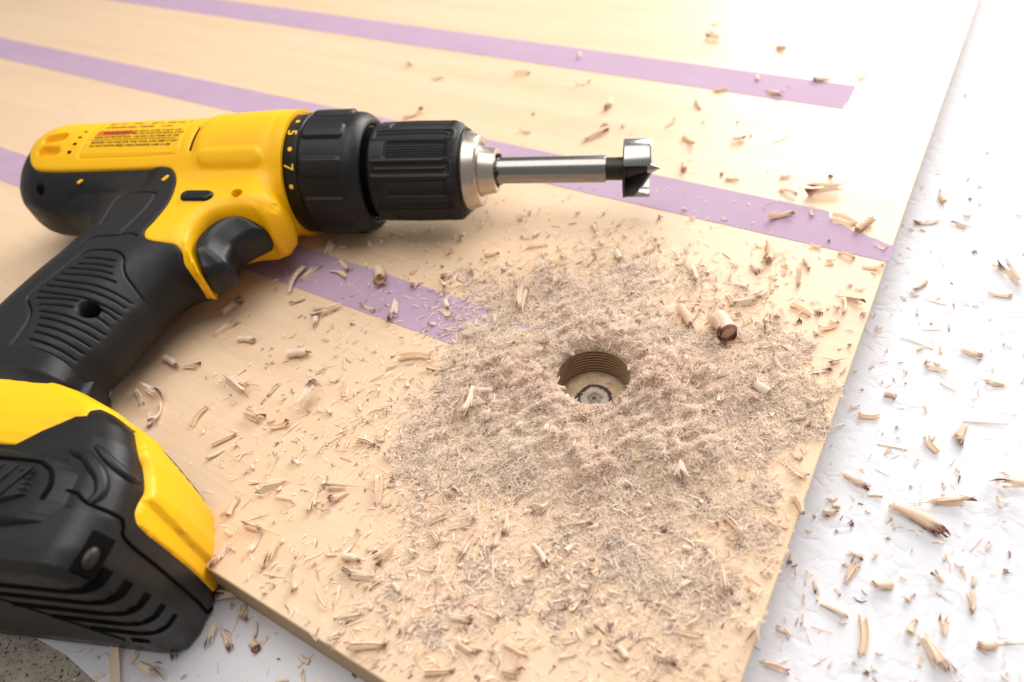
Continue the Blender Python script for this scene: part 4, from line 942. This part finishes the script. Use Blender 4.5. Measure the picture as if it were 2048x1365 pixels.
CHIPS = """25.48,31.64,1f1.63,165;27.05,30.96,1n1.12,127;27.57,33.81,1c1.61,72;29.01,33.23,1b0.5,-16;26.55,28.56,1b0.77,166;22.32,26.59,1c1.48,-156;22.56,25.3,1s1.35,-39;24.09,26.45,1b0.4,-14;27.31,26.2,1n2.24,86;25.82,25,1f1.35,-31;21.38,23.46,1s0.95,167;20.24,22.77,1s1.56,-45;22.32,21.49,1n1.01,-46;20.22,20.93,1f0.94,152;22.32,19.54,1n0.93,153;17.39,19.75,1c0.55,-42;16.33,20.42,1b0.32,-12;20.17,19.77,1s0.76,121;15.87,18.78,1f0.88,154;20.65,17.52,1s1.81,-18;19.21,17.09,1n1.33,-139;17.75,16.82,1c0.88,97;16.15,17.05,1s1.24,155;13.8,15.6,1n1.16,-51;14.29,14.75,1c0.65,-23;17.15,14,1n1.49,-10;19.69,14.24,1n1.26,156;15.39,13.34,1o2.27,-48;12.17,14.35,1n0.68,-10;12.74,13.72,1b0.47,-10;13.85,12.86,1b0.31,-10;12.32,12.39,1n0.53,-35;11.82,11.74,1n1.06,42;10.12,11.85,1s0.79,-121;12.7,11.08,1c0.81,170;13.56,10.37,1c0.43,18;9.25,10.25,1c0.45,-121;10.59,10.31,1o1.09,-45;11.21,9.25,1f1.48,-119;10.72,8.01,1b0.43,-115;14.11,9.12,1n0.67,61;15.5,9.78,1c0.9,-120;15.22,8.34,1c0.68,171;15.96,8.26,1s1.18,-9;13.31,8.19,1n1.49,-87;9.26,8.64,1s0.67,18;7.64,8.75,1f0.99,-30;13.06,9.33,1c0.6,40;19.95,55.12,0n1.7,119;20.84,57.66,0f0.88,-22;23.74,52.66,0b0.66,-21;23.94,51.45,0c1.08,-62;8.97,55.81,0c1.6,-105;-4.81,59.39,0c1.57,-86;-2.55,55.9,0n1.38,-178;4.21,54.47,0f1.48,-20;8.41,51.03,0f1.31,-19;20.73,47.73,0f1.2,-114;17.64,46.72,0o1.39,161;20.96,45.09,0n1.81,-58;24.56,45.87,0o1.46,160;27.22,45.24,0f0.91,-20;15.59,45.25,0o1.59,89;9.73,47.24,0n2.07,-112;4.13,47.57,0b0.67,-18;-4.61,50.31,0f1.88,23;3.25,45.35,0f1.07,-49;7.86,43.32,0n2.6,34;9.93,43.91,0b0.62,-18;13.13,43.3,0f1.3,33;17.35,42.13,0b0.58,-18;13.66,40.62,0f1.63,-70;16.61,39.89,0n1.06,-17;17.52,40.12,0b0.56,-18;19.19,39.2,0s1.68,17;12.36,37.71,0c1.14,-106;14.43,36.4,0b1.13,-108;14.82,35.72,0n1,-16;17.91,35.09,0n1.03,-16;17.48,33.53,0f1.38,-51;19.44,33.08,0n2.47,164;20.38,34.43,0b0.73,-16;16.35,32.91,0s1.29,-164;16.15,31.45,0f1.68,9;16.81,31.67,0c0.65,-15;17.9,31.37,0f0.99,-107;19.36,30.29,0f1.62,-51;20.14,29.42,0c1.59,26;14.31,28.43,0o1.9,-112;17.77,28.68,0b0.41,-15;16.96,28.44,0f0.73,-49;18.15,27.35,0f1.1,-49;20.06,27.55,0f0.85,-72;18.99,26.1,0f1.22,-23;15.88,27.09,0c0.91,-92;15.13,26.21,0f1.23,-106;16.33,23.76,0c1.33,-117;17.1,24.02,0n0.87,-46;14.39,24,0f1.1,-59;13.98,23.23,0b0.61,-90;12.14,25.13,0n1.52,1;9.98,27.6,0c1.54,-100;10.13,23.19,0t1.78,-86;8.64,24.53,0c1.44,-84;0.77,27.92,0n2.08,80;-2.53,21.24,0c1.98,-111;-1.61,21.73,0c1.1,-12;-2.3,22.13,0f1.04,1;-0.99,21.29,0s0.97,-100;-3.62,23.84,0f1.51,-12;-4.94,25.03,0f1.56,-12;-6.94,31.48,0c1.63,-86;-9.28,32.69,0f1.24,-43;-8.96,33.26,0f1.25,-52;-8.24,31.71,0s0.91,26;-11.81,32.68,0f2.08,73;-12.21,31.8,0s1.61,82;-11.03,33.17,0n1.47,50;-9.94,35.44,0n1.7,72;-6.03,28.65,0n1.47,-97;-9.73,29.52,0n1.5,-163;-10.43,28.96,0c1.38,-79;-11.61,30.8,0c0.92,-162;-15.37,31.18,0n1.42,36;-14.97,31.17,0s1.26,-84;-15.42,29.47,0n1.41,35;-13.96,28.13,0c1.13,-24;-17.87,27.22,0c1.35,-47;-16.75,26.83,0n0.96,-12;-19.07,25.18,0c1.26,-63;-18.31,25.22,0n1.53,-39;-17.78,23.87,0f1.41,-84;-18.12,23.63,0f1.12,-80;-13.92,24.97,0n1.98,-41;-15.67,23.32,0f1.18,62;-14.08,21.55,0f1.13,30;-12.82,22.68,0n1.18,-32;-11.45,21.85,0f0.9,15;-10.19,23.2,0n1.54,57;-10.94,26.35,0c1.21,-12;-8.6,25.55,0s1.4,-88;-11.54,19.69,0f1.04,69;-11.51,18.62,0n1.53,-179;-13.21,20.57,0s1.37,1;-14.42,20.81,0c0.97,-150;-8.61,17.9,0n0.9,169;-6.59,17.45,0f1.44,-93;-8.41,17.38,0n0.81,-153;-10.69,17.65,0c1.06,-30;-9.45,17.37,0n1.26,-94;-12.98,17.77,0c0.95,69;-12,17.05,0s1.23,7;-11.75,15.93,0f1.01,67;-11.99,16.53,0n1.09,151;-10.98,15.16,0n0.98,-114;-13.18,15.5,0n1.17,-111;-8.57,14.74,0c0.54,170;-7.69,15.08,0f1.13,62;-7.61,14.27,0c0.84,-29;-7.39,13.6,0n1.26,161;-10.82,14.22,0s0.96,-19;-9.92,13.61,0n0.72,-84;-8.92,13.04,0s1.34,-60;-5.88,12.77,0c0.55,-63;-5.82,12.07,0c0.65,-95;-7.63,12.12,0n0.9,12;-7.43,11.03,0n0.73,-179;-6.87,10.8,0f1.3,1;-6.57,16.65,0s0.94,-98;-3.17,14.02,0n0.97,-123;-0.24,13.22,0o1.12,-70;-3.46,11.29,0n0.86,-9;-3.3,10.1,0n0.93,-37;-1.58,9.86,0n1,-28;2.07,9.09,0c0.56,-71;3.45,8.74,0n0.75,-29;6.24,11.02,0n1.05,-99;7.32,13.13,0c1.16,-75;5.96,15.64,0n0.87,-106;1.38,11.47,0f0.84,-110;1.94,9.59,0c0.53,48;0.89,11.26,0f0.98,60;3.92,10.48,0f0.75,-36;-4.35,9.5,0f1.04,6;-1.88,9.09,0n0.7,-18;1.62,14.28,0n0.71,-10;4.72,16.65,0f0.99,-17;11.68,17.53,0c0.49,-11;12.56,18.34,0n0.68,-40;10.52,15.17,0f1.1,-75;8.8,13.84,0n0.91,-48;10.09,13.61,0f0.83,-74;13.61,20.05,0f1.03,-12;15.14,22.5,0f1.05,13;-14.09,13.31,1n0.91,-113;-13.49,13.09,1n1.16,-55;-12.93,14.05,1n0.93,-91;-12.34,13.19,1c0.75,-87;-12.17,12.48,1t0.51,-56;-10.6,12.88,1n0.91,-27;-13.74,14.93,1n1.09,171;-17.91,12.59,1f2.06,-79;-16.38,12.22,1n1.22,-32;-15.59,13.22,1n1.3,-77;-11.23,11.93,1b0.25,-9;-8.11,10.77,1b0.48,-9;-13.19,13.79,1s1.19,78;-10.08,11.68,1s0.78,35;-10.9,11,1c0.61,-9;-9.52,12.22,1f0.89,-27"""
KIND = {'f': 'flat cream shaving', 'n': 'frayed brown-tipped shaving', 'c': 'curled shaving', 'o': 'rolled cone shaving', 't': 'rolled shaving stub', 's': 'thin pale splinter', 'b': 'dark wood crumb'}
def zone(x, y, foam_):
    u_, v_ = on_board(np.array(x), np.array(y)); u_, v_ = float(u_), float(v_)
    if foam_:
        if v_ < 0: return "on foam beside the battery"
        a = "on foam close to the board" if u_ > -4.5 else "on foam away from the board"
        return a + (", beyond the hole" if v_ > 20 else (", level with hole" if v_ > 11 else ", near the front"))
    r = math.hypot(x - HOLE[0], y - HOLE[1])
    if v_ > 47.7: return "on board beyond the far tape"
    if v_ > 44.1: return "on the far tape"
    if v_ > 32.6: return "on board before the far tape"
    if v_ > 29.1: return "on the middle tape"
    if r < 4.2: return "in sawdust beside the hole"
    if 14.7 < v_ < 18 and u_ > 12: return "on the tape by the trigger"
    if v_ > 18: return "on board beyond the hole, " + ("near the right edge" if u_ < 5.5 else ("under the chuck" if u_ > 14 else "below the bit"))
    if u_ < 6: return "on board right of the hole"
    if u_ > 19: return "on board beside the grip"
    if v_ < 4: return "along the front board edge"
    return "on board left of the sawdust" if u_ > 14.5 else "on board in front of the hole"
NUM = "zero one two three four five six seven eight nine ten eleven twelve thirteen fourteen fifteen sixteen".split()
ORD = "zero first second third fourth fifth sixth seventh eighth ninth tenth eleventh twelfth thirteenth fourteenth fifteenth sixteenth".split()
def image_x(o):
    p = cam.matrix_world.inverted() @ o.location; return p.x / -p.z
ITEMS = []
for s in CHIPS.split(';'):
    a = s.split(','); ITEMS.append((float(a[0]), float(a[1]), a[2][0] == '1', a[2][1], float(a[2][2:]), math.radians(float(a[3]))))
_n = 0
while _n < 84:
    x, y = RNG.uniform(-14, 15), RNG.uniform(7, 34)
    if not ok_board(np.array([x]), np.array([y]))[0]: continue
    c0, m0 = dens(np.array([x]), np.array([y]))
    if RNG.uniform() > .15 + .8 * float(m0[0]) * (1 - .6 * float(c0[0])): continue
    if min((i[0] - x) ** 2 + (i[1] - y) ** 2 for i in ITEMS) < .5: continue
    ITEMS.append((x, y, False, RNG.choice(list("ffffnnncsss")), float(RNG.uniform(.55, 1.05)), float(RNG.uniform(0, 6.28)))); _n += 1
ends = {}
for k, (x, y, foam_, kd, ln, yaw) in enumerate(ITEMS):
    P_ = PROTO[kd]; me = P_[k % len(P_)]
    o = bpy.data.objects.new("wood_shaving", me); COL.objects.link(o)
    zn = zone(x, y, foam_)
    base = FOAMZ - .02 if foam_ else float(heap(np.array([x]), np.array([y]))[0]) * .8 + (.02 if "tape" in zn else 0)
    s = min(ln, 2.9) * (.82 if float(on_board(np.array(x), np.array(y))[1]) > 28 else 1.) * (1.0 if kd != 'b' else .8); wide = {'f': 1.0, 'n': 1.0, 'c': .9, 'o': .85, 't': 1., 's': .8, 'b': 1.}[kd] * float(RNG.uniform(.8, 1.15))
    if ln > .9: wide *= .74
    o.location = (x, y, base); o.scale = (s, s * wide, s * wide); o.rotation_euler = (float(RNG.normal(0, .12)), float(RNG.normal(-.04, .08)), yaw)
    size = "small " if ln < .8 else ("large " if ln > 1.6 else "")
    ends.setdefault((size + KIND[kd], zn), []).append(o)
for (kn, zn), L_ in ends.items():
    L_.sort(key=image_x)
    for i, o in enumerate(L_):
        n_ = len(L_)
        if n_ == 1: lab = kn + " " + zn
        elif n_ == 2: lab = ("left" if i == 0 else "right") + " of two, " + kn + " " + zn
        else:
            lab = ("leftmost" if i == 0 else ("rightmost" if i == n_ - 1 else ORD[i + 1] + " from left")) + " " + kn + " " + zn
        tag(o, lab, "wood shaving", "wood shavings scattered over board and foam")

# the many smaller shavings, too many to pick up one by one
def merged(name, n, prob, box, kinds, lo, hi, zf):
    Vs = []; Fs = []; Ts = []; off = 0; src = {}
    for k in kinds:
        for me in PROTO[k]:
            nv = len(me.vertices); co = np.empty(nv * 3); me.vertices.foreach_get("co", co); tn = np.empty(nv, np.float32); me.attributes["tone"].data.foreach_get("value", tn)
            src.setdefault(k, []).append((co.reshape(-1, 3), [tuple(p.vertices) for p in me.polygons], tn))
    cnt = 0
    while cnt < n:
        x, y = RNG.uniform(box[0], box[1]), RNG.uniform(box[2], box[3])
        if RNG.uniform() > prob(np.array([x]), np.array([y]))[0]: continue
        k = RNG.choice(kinds); L_ = src[k]; co, fs, tn = L_[int(RNG.integers(len(L_)))]
        s = RNG.uniform(lo, hi); R = np.array((Matrix.Rotation(RNG.uniform(0, 6.28), 3, 'Z') @ Matrix.Rotation(RNG.normal(0, .25), 3, 'Y') @ Matrix.Rotation(RNG.normal(0, .3), 3, 'X')))
        z = zf(x, y); Vs.append((co * s) @ R.T + np.array([x, y, z])); Fs += [tuple(i + off for i in f) for f in fs]; Ts.append(np.clip(tn * RNG.uniform(.5, 1.25), 0, 1)); off += len(co); cnt += 1
    me = bpy.data.meshes.new(name); me.from_pydata(np.vstack(Vs).tolist(), [], Fs); a = me.attributes.new("tone", 'FLOAT', 'POINT'); a.data.foreach_set("value", np.concatenate(Ts).astype(np.float32))
    return tag(obj(name, me, M_CHIP, angle=40), kind='stuff')
def pm(X, Y):
    c_, m_ = dens(X, Y); r = np.hypot(X - 1.5, Y - 18); u_, v_ = on_board(X, Y)
    return np.where(ok_board(X, Y), m_ * (1 - .5 * c_) * .8 + .34 * np.exp(-(np.maximum(r - 10, 0) / 7.) ** 2) * (v_ < 30) + .02 * np.exp(-(r / 30) ** 2), 0)
o = merged("loose_shavings", 1600, pm, (-16, 20, 4, 44), list("ffnnscbbs"), .16, .52, lambda x, y: float(heap(np.array([x]), np.array([y]))[0]) * .85)
o["label"] = "small loose shavings mixed through the sawdust on the board"
o = merged("foam_shavings", 300, lambda X, Y: p3(X, Y) * 18, (-20, 36, 4, 46), list("ffnnscb"), .18, .5, lambda x, y: FOAMZ - .01)
o["label"] = "small loose shavings sprinkled on the white foam"
